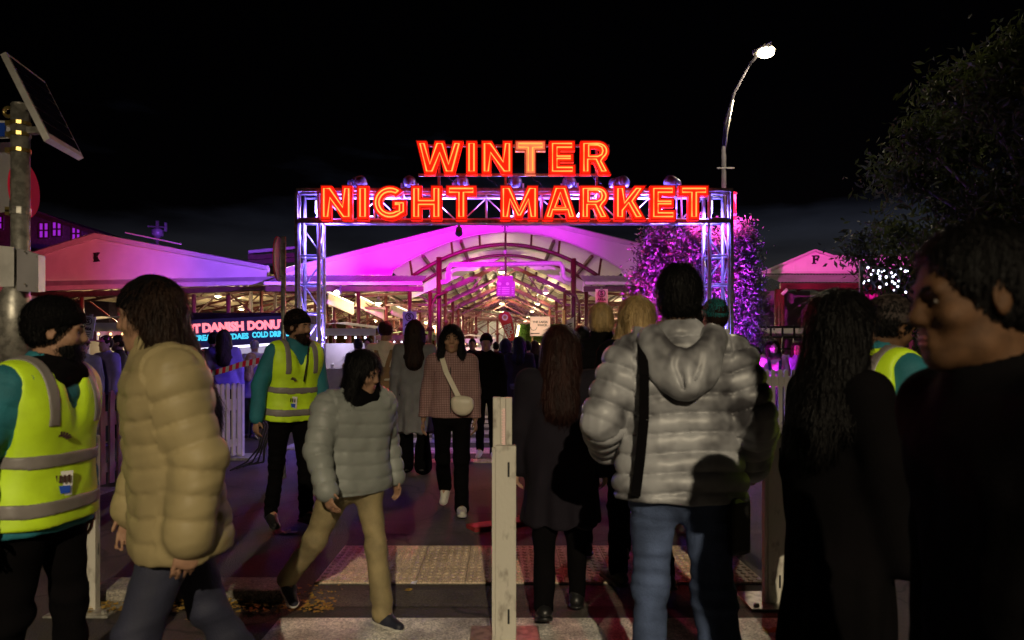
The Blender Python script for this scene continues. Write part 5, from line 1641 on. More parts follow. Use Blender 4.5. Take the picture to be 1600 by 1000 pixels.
def person(x, y, head_dir, label, H=1.70, h=.012, group=None, lean=.03, twist=0.0, head=(0, 0, 0), legs=((.10, .10, .03, 0), (-.12, .12, .03, .25)),
           arms=(((.18, .05, -1), (.08, .25, -1)), ((.18, .05, -1), (.08, .25, -1))), skin='fair', hair=('short', 'black'), top=None, bottom=None,
           shoes=None, vest=False, hat=None, w=1.0, hands=True, seed=1, face=True, beard=None, scarf=None, coat=None, hood=None, z0=0.0):
    s = H / 1.715
    T = rot('Z', twist) @ rot('X', -lean)
    HT = T @ rot('Z', head[0]) @ rot('X', head[1] + lean * .7) @ rot('Y', head[2])
    ft = []
    low = 9
    hips = []
    for i, side in ((0, -1), (1, 1)):
        fl, kn, ab, fp = legs[i]
        hip = np.array([side * .088, 0, -.03])
        kd = np.array([side * math.sin(ab), math.sin(fl) * math.cos(ab), -math.cos(fl) * math.cos(ab)])
        knee = hip + .425 * kd
        f2 = fl - kn
        ad = np.array([side * math.sin(ab * .6), math.sin(f2) * math.cos(ab), -math.cos(f2) * math.cos(ab)])
        ank = knee + .41 * ad
        FR = rot('Z', -side * .12) @ rot('X', -fp)
        heel, toe = ank + FR @ np.array([0, -.06, -.085]), ank + FR @ np.array([0, .19, -.085])
        low = min(low, heel[2], toe[2])
        hips.append((hip, knee, ank, FR))
    pel = np.array([0, 0, -low])
    J = {}
    S3 = lambda v: (np.array(v, float)) * s
    def tp_(v): return (pel + T @ np.array(v, float)) * s
    def lp_(v): return (pel + np.array(v, float)) * s
    nb = tp_((0, -.01, .50))
    hc = pel * s + (T @ np.array([0, -.01, .50])) * s + (HT @ np.array([0, .028, .158])) * s
    def hp(v): return hc + (HT @ np.array(v, float)) * s
    A = []
    for i, side in ((0, -1), (1, 1)):
        u, f = np.array(arms[i][0], float), np.array(arms[i][1], float)
        u, f = u / np.linalg.norm(u), f / np.linalg.norm(f)
        mir = np.array([side, 1, 1])
        sh = tp_((side * .175 * w, -.01, .445))
        el = sh + T @ (u * mir) * .285 * s
        wr = el + T @ (f * mir) * .25 * s
        A.append((sh, el, wr))
    allp = [nb, hc] + [p for a in A for p in a] + [lp_(p) for L in hips for p in L[:3]] + [tp_((0, 0, 0))]
    lo = np.min(allp, 0) - np.array([.30, .30, .22]) * s
    hi = np.max(allp, 0) + np.array([.30, .30, .24]) * s
    lo[2] = min(lo[2], -.02)
    flatY = (T @ np.array([0, 1, 0]), .80)
    def torso(fd, g, lo_lv=-.12, k=.06, kf=.80, tops=True):
        fy = (flatY[0], kf)
        if tops:
            fd.cone(tp_((-.135 * w, -.01, .435)), tp_((.135 * w, -.01, .435)), (.062 + g) * s, (.062 + g) * s, k * s, (flatY[0], .95))
            fd.cone(tp_((0, -.01, .42)), tp_((0, -.01, .50)), (.085 + g * .6) * s, (.06 + g * .6) * s, k * s)
        fd.cone(tp_((-.082 * w, 0, .33)), tp_((.082 * w, 0, .33)), (.108 * w + g) * s, (.108 * w + g) * s, k * s, fy)
        fd.cone(tp_((-.062 * w, 0, .17)), tp_((.062 * w, 0, .17)), (.105 * w + g) * s, (.105 * w + g) * s, k * s, fy)
        fd.cone(tp_((-.066 * w, 0, .03)), tp_((.066 * w, 0, .03)), (.112 * w + g) * s, (.112 * w + g) * s, k * s, fy)
        if lo_lv < -.03:
            fd.cone(tp_((-.066 * w, 0, lo_lv * .6)), tp_((.066 * w, 0, lo_lv * .6)), (.118 * w + g) * s, (.118 * w + g) * s, k * s, fy)
            fd.cone(tp_((-.066 * w, 0, lo_lv)), tp_((.066 * w, 0, lo_lv)), (.118 * w + g) * s, (.118 * w + g) * s, k * s, fy)
    def sleeves(fd, g, k=.035):
        for sh, el, wr in A:
            fd.cone(sh, el, (.056 * w + g) * s, (.047 + g) * s, k * s)
            fd.cone(el, wr, (.047 + g) * s, (.036 + g) * s, k * s * .6)
    # ---- body: head, neck, trunk, arms, hands, legs as one surface
    fd = Field(lo, hi, h)
    torso(fd, -.03, -.01)
    for sh, el, wr in A:
        fd.cone(sh, el, .043 * s, .036 * s, .03 * s)
        fd.cone(el, wr, .036 * s, .025 * s, .02 * s)
    for hip, knee, ank, FR in hips:
        fd.cone(lp_(hip), lp_(knee), .07 * s, .048 * s, .04 * s)
        fd.cone(lp_(knee), lp_(ank), .048 * s, .034 * s, .03 * s)
        fd.cone(lp_(ank), lp_(ank + FR @ np.array([0, .1, -.05])), .034 * s, .028 * s, .03 * s)
    fd.cone(nb - np.array([0, 0, .03]) * s, hp((0, -.028, -.065)), .062 * s, .053 * s, .03 * s)
    E = HT
    fd.ell(hp((0, -.018, .035)), S3((.074, .094, .084)), .03 * s, E)
    fd.ell(hp((0, .022, -.035)), S3((.060, .066, .082)), .035 * s, E)
    fd.cone(hp((-.038, .01, -.085)), hp((-.012, .062, -.102)), .022 * s, .020 * s, .03 * s)
    fd.cone(hp((.038, .01, -.085)), hp((.012, .062, -.102)), .022 * s, .020 * s, .03 * s)
    if face and h < .014:
        fd.cone(hp((-.040, .070, .020)), hp((.040, .070, .020)), .013 * s, .013 * s, .018 * s)
        for q in (-1, 1):
            fd.ell(hp((q * .046, .056, -.030)), S3((.020, .020, .018)), .025 * s, E)
            fd.ell(hp((q * .032, .096, .000)), S3((.017, .018, .012)), .018 * s, E, 's')
            fd.ell(hp((q * .0315, .0625, -.001)), S3((.0165, .0135, .0125)), .004 * s, E)
        fd.cone(hp((0, .081, .010)), hp((0, .098, -.027)), .0080 * s, .0115 * s, .014 * s)
        for q in (-1, 1):
            fd.ell(hp((q * .0110, .089, -.032)), S3((.009, .011, .008)), .010 * s, E)
        fd.cone(hp((-.017, .080, -.062)), hp((.017, .080, -.062)), .0085 * s, .0085 * s, .01 * s)
        fd.cone(hp((-.014, .079, -.076)), hp((.014, .079, -.076)), .0095 * s, .0095 * s, .01 * s)
        fd.cone(hp((-.02, .0915, -.069)), hp((.02, .0915, -.069)), .0035 * s, .0035 * s, .004 * s, None, 's')
        for q in (-1, 1):
            fd.ell(hp((q * .0765, -.012, -.008)), S3((.009, .020, .032)), .008 * s, E @ rot('Z', -q * .35))
            fd.ell(hp((q * .084, -.008, -.004)), S3((.006, .010, .017)), .006 * s, E @ rot('Z', -q * .35), 's')
    elif h < .02:
        fd.cone(hp((0, .082, .012)), hp((0, .100, -.030)), .011 * s, .015 * s, .012 * s)
        for q in (-1, 1):
            fd.ell(hp((q * .0765, -.012, -.008)), S3((.012, .020, .032)), .01 * s, E)
            fd.ell(hp((q * .032, .096, .000)), S3((.019, .020, .014)), .018 * s, E, 's')
    if hands:
        for i, side in ((0, -1), (1, 1)):
            sh, el, wr = A[i]
            d = (wr - el) / np.linalg.norm(wr - el)
            fwd = T @ np.array([0, 1, 0]) if abs(d @ (T @ np.array([0, 1, 0]))) < .85 else np.array([0, 0, 1.])
            th_ = fwd - d * (fwd @ d); th_ /= np.linalg.norm(th_)
            pn = np.cross(d, th_)
            if pn @ (T @ np.array([side, 0, 0])) > 0: pn = -pn
            pc = wr + d * .075 * s
            fd.cone(wr, pc - th_ * .012 * s, .026 * s, .036 * s, .012 * s, (pn, .45))
            fd.cone(pc + th_ * .014 * s, pc - th_ * .014 * s, .024 * s, .022 * s, .01 * s, (pn, .55))
            rf_ = max(.0085 * s, h * .75)
            for q, (o_, L) in enumerate(((.029, .072), (.010, .080), (-.010, .074), (-.028, .058))):
                r0 = pc + th_ * o_ * s + d * .012 * s
                m1 = r0 + (d * .9 + pn * (.38 + .07 * q)) * L * .5 * s
                e1 = m1 + (d * .6 + pn * .8) * L * .46 * s
                fd.cone(r0, m1, rf_, rf_ * .92, .004)
                fd.cone(m1, e1, rf_ * .92, rf_ * .8, .003)
            t0_ = wr + d * .025 * s + th_ * .022 * s
            t1_ = t0_ + (d * .62 + th_ * .62 + pn * .3) * .042 * s
            t2_ = t1_ + (d * .85 + th_ * .2 + pn * .4) * .034 * s
            fd.cone(t0_, t1_, rf_ * 1.35, rf_ * 1.1, .008)
            fd.cone(t1_, t2_, rf_ * 1.1, rf_ * .9, .004)
    V, Fc = fd.mesh()
    body = put_mesh('person', V, Fc, SK[skin])
    body.location = (x, y, z0)
    body.rotation_euler = (0, 0, R(head_dir))
    tag(body, label, 'person', group)
    # ---- eyes, lips, brows
    if face and h < .012:
        for q in (-1, 1):
            e = MB().ball(tuple(hp((q * .0315, .0665, -.001))), .0125 * s, 12, 8, (1, .95, .52))
            put_eye = e.build('eye', EYEW, None, smooth=True); put_eye.parent = body
            ir = MB().ball(tuple(hp((q * .0315, .0755, -.001))), .0055 * s, 8, 6, (1, .6, 1))
            p2 = ir.build('iris', EYE, None, smooth=True); p2.parent = put_eye
            pts = [tuple(hp((q * a, b, c))) for a, b, c in ((.014, .0865, .021), (.026, .0865, .026), (.038, .080, .025), (.049, .069, .018))]
            bw = MB().tube(pts, [.003 * s, .0042 * s, .0036 * s, .0015 * s], 6).build('eyebrow', HAIR[hair[1] if hair else 'black'], None, smooth=True)
            bw.parent = body
        lp1 = MB().tube([tuple(hp(v)) for v in ((-.022, .0800, -.0680), (-.009, .0888, -.0635), (0, .0893, -.0648), (.009, .0888, -.0635), (.022, .0800, -.0680))], [.002 * s, .0045 * s, .0045 * s, .0045 * s, .002 * s], 6)
        lp1.tube([tuple(hp(v)) for v in ((-.020, .0800, -.0700), (-.008, .0885, -.0755), (.008, .0885, -.0755), (.020, .0800, -.0700))], [.002 * s, .005 * s, .005 * s, .002 * s], 6)
        lo_ = lp1.build('lips', LIP, None, smooth=True)
        lo_.parent = body
    rng = np.random.default_rng(seed)
    # ---- hair
    if hair:
        style, hcol = hair
        fh = Field(hc - np.array([.22, .26, .62]) * s, hc + np.array([.22, .26, .2]) * s, max(h, .006))
        if style in ('short', 'crop'):
            g = .012 if style == 'short' else .006
            fh.ell(hp((0, -.020, .037)), S3((.074 + g, .096 + g, .084 + g * 1.6)), .02 * s, E)
            fh.ell(hp((0, -.045, -.015)), S3((.069 + g * .5, .062 + g * .6, .062)), .03 * s, E)
            fh.ell(hp((0, .094, -.018)), S3((.068, .088, .097)), .02 * s, E, 's')
            fh.plane(HT @ np.array([0, .35, -1.0]), hp((0, -.06, -.068)))
            for q in (-1, 1):
                fh.ell(hp((q * .083, -.008, -.018)), S3((.018, .026, .036)), .006 * s, E, 's')
        elif style in ('long', 'bun', 'bob'):
            fh.ell(hp((0, -.022, .037)), S3((.080, .100, .088)) if hat else S3((.090, .110, .100)), .02 * s, E)
            if style == 'long':
                fh.cone(hp((0, -.055, 0)), tp_((0, -.115, .30)), .095 * s, .10 * s, .05 * s, (HT @ np.array([0, 1, 0]), .62))
                fh.cone(hp((-.075, -.02, .0)), tp_((-.095, -.06, .36)), .038 * s, .045 * s, .04 * s)
                fh.cone(hp((.075, -.02, .0)), tp_((.095, -.06, .36)), .038 * s, .045 * s, .04 * s)
            elif style == 'bob':
                for q in (-1, 1):
                    fh.cone(hp((q * .070, .0, .02)), tp_((q * .105, .035, .37)), .036 * s, .05 * s, .04 * s)
                fh.cone(hp((0, -.06, 0)), tp_((0, -.10, .40)), .09 * s, .10 * s, .05 * s, (HT @ np.array([0, 1, 0]), .62))
            else:
                fh.ell(hp((0, -.10, .08)), S3((.05, .045, .05)), .02 * s, E)
            fh.ell(hp((0, .105, -.040)), S3((.058, .075, .105)), .02 * s, E, 's')
        Vh, Fh = fh.mesh()
        if len(Vh):
            N = vnormals(Vh, Fh)
            loc = (Vh - hc) @ HT
            ang = np.arctan2(loc[:, 0], loc[:, 1] + .02)
            st_ = np.sin(ang * 23 + 3 * np.sin(loc[:, 2] * 16 + seed)) * .5 + np.sin(ang * 41 + 5 * np.sin(loc[:, 2] * 9) + seed)
            amp = .0035 if style in ('long', 'bob') else .0018
            Vh = Vh + N * (st_ * amp + sines(Vh, seed + 3, 34, 5) * amp * 1.1)[:, None] * s
            if h < .0115:
                Vh, Fh = add_strands(Vh, Fh, s, seed, *((7000, .085, .0011, 0.0) if style in ('long', 'bob') else (6000 if h > .006 else 17000, .019, .0008, .5)))
            put_mesh('hair', Vh, Fh, HAIR[hcol], body)
    if beard:
        fb = Field(hc - np.array([.13, .13, .2]) * s, hc + np.array([.13, .16, .06]) * s, max(h * .8, .005))
        fb.ell(hp((0, .026, -.064)), S3((.066, .070, .064)), .02 * s, E)
        fb.ell(hp((0, .045, -.100)), S3((.042, .044, .036)), .03 * s, E)
        fb.plane(HT @ np.array([0, -.25, 1]), hp((0, .06, -.050)))
        fb.plane(HT @ np.array([0, -1, 0]), hp((0, -.005, 0)))
        fb.ell(hp((0, .098, -.070)), S3((.024, .02, .012)), .006, E, 's')
        Vb, Fb = fb.mesh()
        if len(Vb):
            Vb = Vb + vnormals(Vb, Fb) * (sines(Vb, seed + 8, 160, 6) * .003)[:, None]
            Vb, Fb = add_strands(Vb, Fb, s, seed + 2, 2500, .013, .0007, .5)
            put_mesh('beard', Vb, Fb, HAIR[beard], body)
    # ---- garments
    def arm_param(V):
        best = np.full(len(V), 9.0)
        L = np.zeros(len(V))
        for sh, el, wr in A:
            off = 0
            for a, b in ((sh, el), (el, wr)):
                ab = b - a
                t = np.clip(((V - a) @ ab) / (ab @ ab), 0, 1)
                d = np.linalg.norm(V - a - t[:, None] * ab, axis=1)
                m = d < best
                best[m], L[m] = d[m], (off + t * np.linalg.norm(ab))[m]
                off += np.linalg.norm(ab)
        return best, L
    def finish(name, fd, m, wr=.004, quilt=None, parent=None, fold=None, sd=0, freq=28, stretch=(1, 1, 1)):
        V, Fc = fd.mesh()
        if len(V) == 0: return None
        N = vnormals(V, Fc)
        dsp = sines(V, seed * 7 + sd, freq, 6, stretch) * wr * s
        if wr: dsp += sines(V, seed * 7 + sd + 1, freq * 2.6, 5, stretch) * wr * .45 * s
        if quilt:
            sp_, am = quilt
            z_ = ((V / s - pel) @ T)[:, 2] + .012 * np.sin(V[:, 0] * 9 + seed)
            da, L = arm_param(V)
            loc = (V / s - pel) @ T
            arm = (da < .105 * s) & ((np.abs(loc[:, 0]) > .165 * w) | (np.abs(loc[:, 1]) > .2))
            ph = np.where(arm, L / s / sp_, z_ / sp_)
            puff = np.abs(np.sin(np.pi * ph)) ** .38
            crease = 1 - puff
            dsp += (puff - .6) * am * s
            # gathers that run away from each seam
            dsp += sines(V, seed + 31, 95, 5, (1, 1, .25)) * am * .42 * s * (.12 + crease) + sines(V, seed + 37, 30, 4) * am * .22 * s
        V = V + N * dsp[:, None]
        return put_mesh(name, V, Fc, m, parent or body)
    if bottom:
        kind, bm = bottom[:2]
        wide = bottom[2] if len(bottom) > 2 else 1.0
        fd = Field(lo, np.array([hi[0], hi[1], tp_((0, 0, .15))[2]]), h)
        fd.cone(tp_((-.06 * w, 0, .03)), tp_((.06 * w, 0, .03)), .118 * w * s, .118 * w * s, .05 * s, (flatY[0], .85))
        fd.cone(tp_((-.06 * w, -.01, -.06)), tp_((.06 * w, -.01, -.06)), .115 * w * s, .115 * w * s, .05 * s, (flatY[0], .92))
        for hip, knee, ank, FR in hips:
            fd.cone(lp_(hip), lp_(knee), .092 * w * s, .066 * s, .035 * s)
            end = ank + (ank - knee) / np.linalg.norm(ank - knee) * .015
            fd.cone(lp_(knee), lp_(end), .066 * s, (.054 * wide) * s, .04 * s)
        V, Fc = fd.mesh()
        N = vnormals(V, Fc)
        q = np.clip((lp_((0, 0, -.3))[2] - V[:, 2]) / (.5 * s), 0, 1)
        kz = [lp_(L[1])[2] for L in hips]
        near = sum(np.exp(-((V[:, 2] - z_) / (.11 * s)) ** 2) for z_ in kz) * .7 + np.exp(-((V[:, 2] - lp_((0, 0, -.12))[2]) / (.09 * s)) ** 2)
        sk_ = V + np.stack([V[:, 2] * .5, V[:, 2] * .35, 0 * V[:, 2]], 1)
        dsp = sines(V, seed + 51, 14, 6, (1, 1, .8)) * .011 + sines(sk_, seed + 52, 38, 5, (.8, .8, 1.5)) * .0105 * (.26 + .6 * near + .7 * q ** 3)
        V = V + N * (dsp * s)[:, None]
        put_mesh('trousers', V, Fc, bm, body)
    if shoes:
        for i, (hip, knee, ank, FR) in enumerate(hips):
            c = lp_(ank)
            def sp__(v): return c + FR @ np.array(v, float) * s
            fs2 = Field(c - np.array([.2, .32, .22]) * s, c + np.array([.2, .32, .14]) * s, max(h * .8, .006))
            fs2.cone(sp__((0, -.045, -.045)), sp__((0, .05, -.04)), .040 * s, .038 * s, .03 * s)
            fs2.cone(sp__((0, .05, -.05)), sp__((0, .155, -.062)), .040 * s, .032 * s, .03 * s)
            fs2.cone(sp__((0, -.01, -.04)), sp__((0, -.005, .01)), .040 * s, .042 * s, .03 * s)
            fs2.plane(FR @ np.array([0, 0, -1.]), sp__((0, 0, -.085)))
            sh_ = finish('shoe', fs2, shoes[0], .001)
            fs3 = Field(c - np.array([.2, .32, .22]) * s, c + np.array([.2, .32, .14]) * s, max(h * .8, .006))
            fs3.cone(sp__((0, -.045, -.075)), sp__((0, .145, -.075)), .046 * s, .042 * s, .03 * s)
            fs3.plane(FR @ np.array([0, 0, -1.]), sp__((0, 0, -.086)))
            fs3.plane(FR @ np.array([0, 0, 1.]), sp__((0, 0, -.064)))
            so = finish('sole', fs3, shoes[1] if len(shoes) > 1 else shoes[0], 0, parent=sh_)
    if top:
        kind, tm_ = top[:2]
        opt = top[2] if len(top) > 2 else {}
        g = opt.get('g', .018)
        lv = opt.get('hem', -.12)
        fd = Field(lo, hi, h)
        torso(fd, g, lv)
        sleeves(fd, opt.get('ga', g * .8))
        if 'collar' in opt:
            fd.cone(tp_((0, -.012, .47)), tp_((0, -.004, .47 + opt['collar'])), (.082 + g * .3) * s, (.074 + g * .2) * s, .02 * s)
            fd.cone(tp_((0, .0, .49 + opt['collar'] * .7)), tp_((0, .004, .60 + opt['collar'])), .060 * s, .060 * s, .008 * s, None, 's')
        fd.plane(T @ np.array([0, 0, -1.]), tp_((0, 0, lv)))
        if opt.get('open'):
            fd.cone(tp_((0, .16, .30)), tp_((0, .20, -.3)), .02 * s, .05 * s, .01 * s, None, 's')
        jk = finish(opt.get('name', 'jacket'), fd, tm_, opt.get('wr', .006), opt.get('quilt'), sd=11, freq=opt.get('freq', 24))
        if opt.get('quilt') and h < .0115:              # knitted cuffs and a drawn-in hem
            for sh, el, wr_ in A:
                dd = (wr_ - el) / np.linalg.norm(wr_ - el)
                fc = Field(wr_ - .12, wr_ + .12, max(h * .8, .006))
                fc.cone(wr_ - dd * .005 * s, wr_ + dd * .034 * s, (.040 + opt.get('ga', g * .8) * .45) * s, .036 * s, .01 * s)
                fc.plane(dd, wr_ + dd * .04 * s)
                finish('cuff', fc, tm_, .0012, sd=91, freq=120, parent=jk)
        if opt.get('zip'):
            pts = [tuple(tp_((0, (.125 + g) * .83, z))) for z in (lv + .01, .1, .25)] + [tuple(tp_((0, .10 + g * .6, .40)))]
            MB().tube(pts, .006 * s, 5).build('zip', M['black'], None).parent = jk
    if coat:                                       # a skirted coat: trunk, flaring skirt and sleeves in one
        cm2, hem, flare = coat[:3]
        fd = Field(np.array([lo[0] - .1, lo[1] - .1, 0.0]), hi, h)
        torso(fd, .022, -.03)
        sleeves(fd, .02)
        fd.cone(tp_((0, 0, .08)), lp_((0, -.01, hem)), (.170 * max(w, 1.0)) * s, flare * s, .07 * s, (np.array([0, 1., 0]), .80))
        fd.cone(tp_((0, -.012, .47)), tp_((0, -.004, .53)), .086 * s, .078 * s, .02 * s)
        fd.plane(np.array([0, 0, -1.]), lp_((0, 0, hem)))
        V, Fc = fd.mesh()
        N = vnormals(V, Fc)
        ang = np.arctan2(V[:, 0], V[:, 1])
        q = np.clip((tp_((0, 0, .1))[2] - V[:, 2]) / (.6 * s), 0, 1)
        dsp = (np.sin(ang * 7 + 2 * np.sin(V[:, 2] * 5 + seed)) * .016 + np.sin(ang * 13 + seed) * .006) * q + sines(V, seed + 61, 24, 6) * .006
        put_mesh('coat', V + N * (dsp * s)[:, None], Fc, cm2, body)
    if vest:
        g = .046
        fd = Field(lo, hi, h)
        torso(fd, g, -.13, kf=.84)
        for q in (-1, 1):
            fd.cone(tp_((q * .235 * w, -.02, .44)), tp_((q * .255 * w, .0, .20)), .085 * s, .06 * s, .02 * s, None, 's')
        fd.cone(tp_((0, .02, .50)), tp_((0, -.04, .64)), .098 * s, .098 * s, .02 * s, None, 's')
        fd.cone(tp_((0, .17, .22)), tp_((0, .13, .56)), .012 * s, .085 * s, .02 * s, None, 's')
        if vest == 'open':
            fd.cone(tp_((.0, .24, .26)), tp_((.0, .24, -.3)), .075 * s, .085 * s, .01 * s, None, 's')
        fd.plane(T @ np.array([0, 0, -1.]), tp_((0, 0, -.09)))
        keep = fd.F.copy()
        vs = finish('vest', fd, HIVIS, .009, sd=21, freq=13, stretch=(1.3, 1.3, .7))
        def band(a, b, nm='reflective_band'):
            f2 = Field(lo, hi, h)
            f2.F = keep - f32(.007 * s)
            f2.plane(T @ np.array([0, 0, -1.]), tp_((0, 0, a)))
            f2.plane(T @ np.array([0, 0, 1.]), tp_((0, 0, b)))
            finish(nm, f2, REFL, .009, sd=21, freq=13, stretch=(1.3, 1.3, .7), parent=vs)
        band(-.045, .01)
        band(.135, .185)
        for q in (-1, 1):
            f2 = Field(lo, hi, h)
            f2.F = keep - f32(.006 * s)
            f2.plane(T @ np.array([q, 0, 0.]), tp_((q * .135 * w, 0, 0)))
            f2.plane(T @ np.array([-q, 0, 0.]), tp_((q * .088 * w, 0, 0)))
            f2.plane(T @ np.array([0, 0, -1.]), tp_((0, 0, .29)))
            finish('shoulder_band', f2, REFL, .009, sd=21, freq=13, stretch=(1.3, 1.3, .7), parent=vs)
        # name card in its pocket and the printed emblem
        sx = 1 if vest != 'left' else -1
        fy = (.118 + g) * .84
        q0 = .085 * sx
        card = MB()
        def vp(a, z, d): return tuple(tp_((a, (fy + .012 - 1.15 * max(0, abs(a) - .055) ** 1.2) + d, z)))
        card.hexa([vp(q0 - .045, .02, 0), vp(q0 + .045, .02, 0), vp(q0 + .045, .02, .006), vp(q0 - .045, .02, .006),
                   vp(q0 - .045, .115, 0), vp(q0 + .045, .115, 0), vp(q0 + .045, .115, .006), vp(q0 - .045, .115, .006)]).build('card_pocket', M['sign_white'], None).parent = vs
        c2 = MB()
        c2.hexa([vp(q0 - .03, .03, .0075), vp(q0 + .03, .03, .0075), vp(q0 + .03, .03, .009), vp(q0 - .03, .03, .009),
                 vp(q0 - .03, .06, .0075), vp(q0 + .03, .06, .0075), vp(q0 + .03, .06, .009), vp(q0 - .03, .06, .009)])
        c2.build('card_print', M['blue_sign'], None).parent = vs
        c3 = MB()
        for k in range(5):
            a = q0 - .028 + .013 * k
            c3.hexa([vp(a, .072, .0075), vp(a + .007, .072, .0075), vp(a + .007, .072, .009), vp(a, .072, .009),
                     vp(a, .102, .0075), vp(a + .007, .102, .0075), vp(a + .007, .102, .009), vp(a, .102, .009)])
        c3.build('card_lettering', M['dark_text'], None).parent = vs
        em = MB()
        for k in range(9):
            a = -1.2 + .3 * k
            r1, r2 = .016, .036
            em.bar(vp(q0 + r1 * math.sin(a), .235 + r1 * math.cos(a), -.002), vp(q0 + r2 * math.sin(a), .235 + r2 * math.cos(a), -.002), .006 * s, .006 * s)
        em.build('printed_emblem', M['dark_text'], None).parent = vs
    if hat:
        kind, hm = hat
        fh = Field(hc - np.array([.2, .24, .2]) * s, hc + np.array([.2, .24, .24]) * s, max(h, .006))
        if kind == 'beanie':
            fh.ell(hp((0, -.020, .045)), S3((.088, .108, .098)), .02 * s, E)
            fh.plane(HT @ np.array([0, .28, -1.0]), hp((0, -.02, .018)))
            keep = fh.F.copy()
            bn_ = finish('beanie', fh, hm, .0025, sd=41, freq=70)
            f2 = Field(hc - np.array([.2, .24, .2]) * s, hc + np.array([.2, .24, .24]) * s, max(h, .006))
            f2.ell(hp((0, -.020, .040)), S3((.096, .116, .104)), .02 * s, E)
            f2.plane(HT @ np.array([0, .28, -1.0]), hp((0, -.02, .006)))
            f2.plane(HT @ np.array([0, -.28, 1.0]), hp((0, -.02, .055)))
            finish('beanie_cuff', f2, hm, .002, sd=42, freq=80, parent=bn_)
        elif kind == 'cap':
            fh.ell(hp((0, -.020, .045)), S3((.084, .103, .090)), .02 * s, E)
            fh.plane(HT @ np.array([0, .05, -1.0]), hp((0, -.02, .040)))
            cp = finish('cap', fh, hm, .001, sd=41)
            f2 = Field(hc - np.array([.2, .24, .2]) * s, hc + np.array([.2, .30, .24]) * s, max(h * .8, .006))
            f2.ell(hp((0, .085, .042)), S3((.075, .085, .012)), .01 * s, E)
            finish('cap_peak', f2, hm, 0, parent=cp)
        elif kind == 'hat':
            fh.ell(hp((0, -.018, .050)), S3((.086, .106, .088)), .02 * s, E)
            fh.ell(hp((0, -.015, .042)), S3((.155, .17, .014)), .015 * s, E)
            fh.plane(HT @ np.array([0, 0, -1.0]), hp((0, 0, .034)))
            finish('hat', fh, hm, .001, sd=41)
    if scarf:
        fd = Field(nb - np.array([.3, .3, .2]) * s, nb + np.array([.3, .3, .25]) * s, h)
        fd.ell(nb + T @ np.array([0, .01, .02]) * s, S3((.105, .105, .052)), .02 * s, T)
        fd.cone(tp_((-.07, .06, .49)), tp_((.06, .07, .46)), .045 * s, .045 * s, .03 * s)
        finish('scarf', fd, scarf, .006, sd=71, freq=50)
    if hood:
        fd = Field(nb - np.array([.35, .4, .35]) * s, nb + np.array([.35, .3, .25]) * s, h)
        fd.ell(tp_((0, -.115, .415)), S3((.138, .060, .135)), .05 * s, T @ rot('X', -.25))
        fd.cone(tp_((-.105, -.10, .49)), tp_((0, -.165, .33)), .055 * s, .045 * s, .05 * s)
        fd.cone(tp_((.105, -.10, .49)), tp_((0, -.165, .33)), .055 * s, .045 * s, .05 * s)
        fd.cone(tp_((-.11, -.08, .50)), tp_((-.085, .05, .47)), .048 * s, .04 * s, .04 * s)
        fd.cone(tp_((.11, -.08, .50)), tp_((.085, .05, .47)), .048 * s, .04 * s, .04 * s)
        fd.cone(tp_((0, -.09, .50)), tp_((0, -.10, .62)), .072 * s, .085 * s, .03 * s, None, 's')
        fd.cone(tp_((-.06, -.215, .50)), tp_((-.012, -.205, .32)), .012 * s, .008 * s, .02 * s, None, 's')
        fd.cone(tp_((.07, -.21, .48)), tp_((.02, -.20, .34)), .012 * s, .008 * s, .02 * s, None, 's')
        finish('hood', fd, hood, .007, sd=81, freq=26, stretch=(1.4, 1, .6))
    return body, dict(tp=tp_, hp=hp, lp=lp_, A=A, s=s, T=T, HT=HT)

def child_tube(body, name, pts, r, m, n=8, flatm=None):
    o = MB().tube([tuple(p) for p in pts], r, n).build(name, m, None, smooth=True)
    o.parent = body
    return o
def strap_mesh(body, name, pts, wid, nrm, m):
    """a flat strap of width wid along pts"""
    mb = MB()
    for i in range(len(pts) - 1):
        mb.bar(pts[i], pts[i + 1], wid, .006, nrm)
    o = mb.build(name, m, None)
    o.parent = body
    return o
def as_world(body, pts):
    mw = Matrix.Translation(body.location) @ Matrix.Rotation(body.rotation_euler.z, 4, 'Z')
    return [mw @ Vector(p) for p in pts]
# ------------------------------------------------------------------ who stands where
def at(px, D): return XW(px, D), D
JEANS = mat('blue_denim', (0.085, 0.12, 0.23), .85, var=.62, scale=7, bump=.35, bscale=240, detail=10, contrast=(.3, .7), stretch=(1, 1, .45), spec=.2)
TIEDYE = mat('grey_mottled_puffer', (0.34, 0.345, 0.365), .42, scale=6.0, col2=(0.045, 0.043, 0.048), contrast=(.36, .58), bump=.05, bscale=40, detail=3, spec=.4)
GREYPUF = mat('pale_grey_puffer', (0.22, 0.235, 0.22), .5, var=.14, scale=4, bump=.06, bscale=40, spec=.35, detail=3)
BEIGE = mat('beige_puffer', (0.31, 0.25, 0.125), .55, var=.14, scale=4, bump=.06, bscale=40, spec=.3, detail=3)
KHAKI = cloth_mat('khaki_cotton', (0.26, 0.205, 0.10), var=.4)
NAVY = cloth_mat('navy_denim', (0.02, 0.022, 0.045))
GREYW = cloth_mat('grey_wool_coat', (0.20, 0.20, 0.21))
CREAM = cloth_mat('cream_knit', (0.66, 0.60, 0.48))
TAN = cloth_mat('tan_corduroy', (0.27, 0.17, 0.08))
PINKT = cloth_mat('pink_knit', (0.62, 0.30, 0.40))
PURP = cloth_mat('purple_fleece', (0.22, 0.16, 0.42))
REDW = cloth_mat('maroon_puffer', (0.10, 0.02, 0.022))
DKBR = cloth_mat('dark_brown_cloth', (0.035, 0.022, 0.018))
DKP = cloth_mat('near_black_coat', (0.008, 0.006, 0.011), rough=.85, spec=.2)
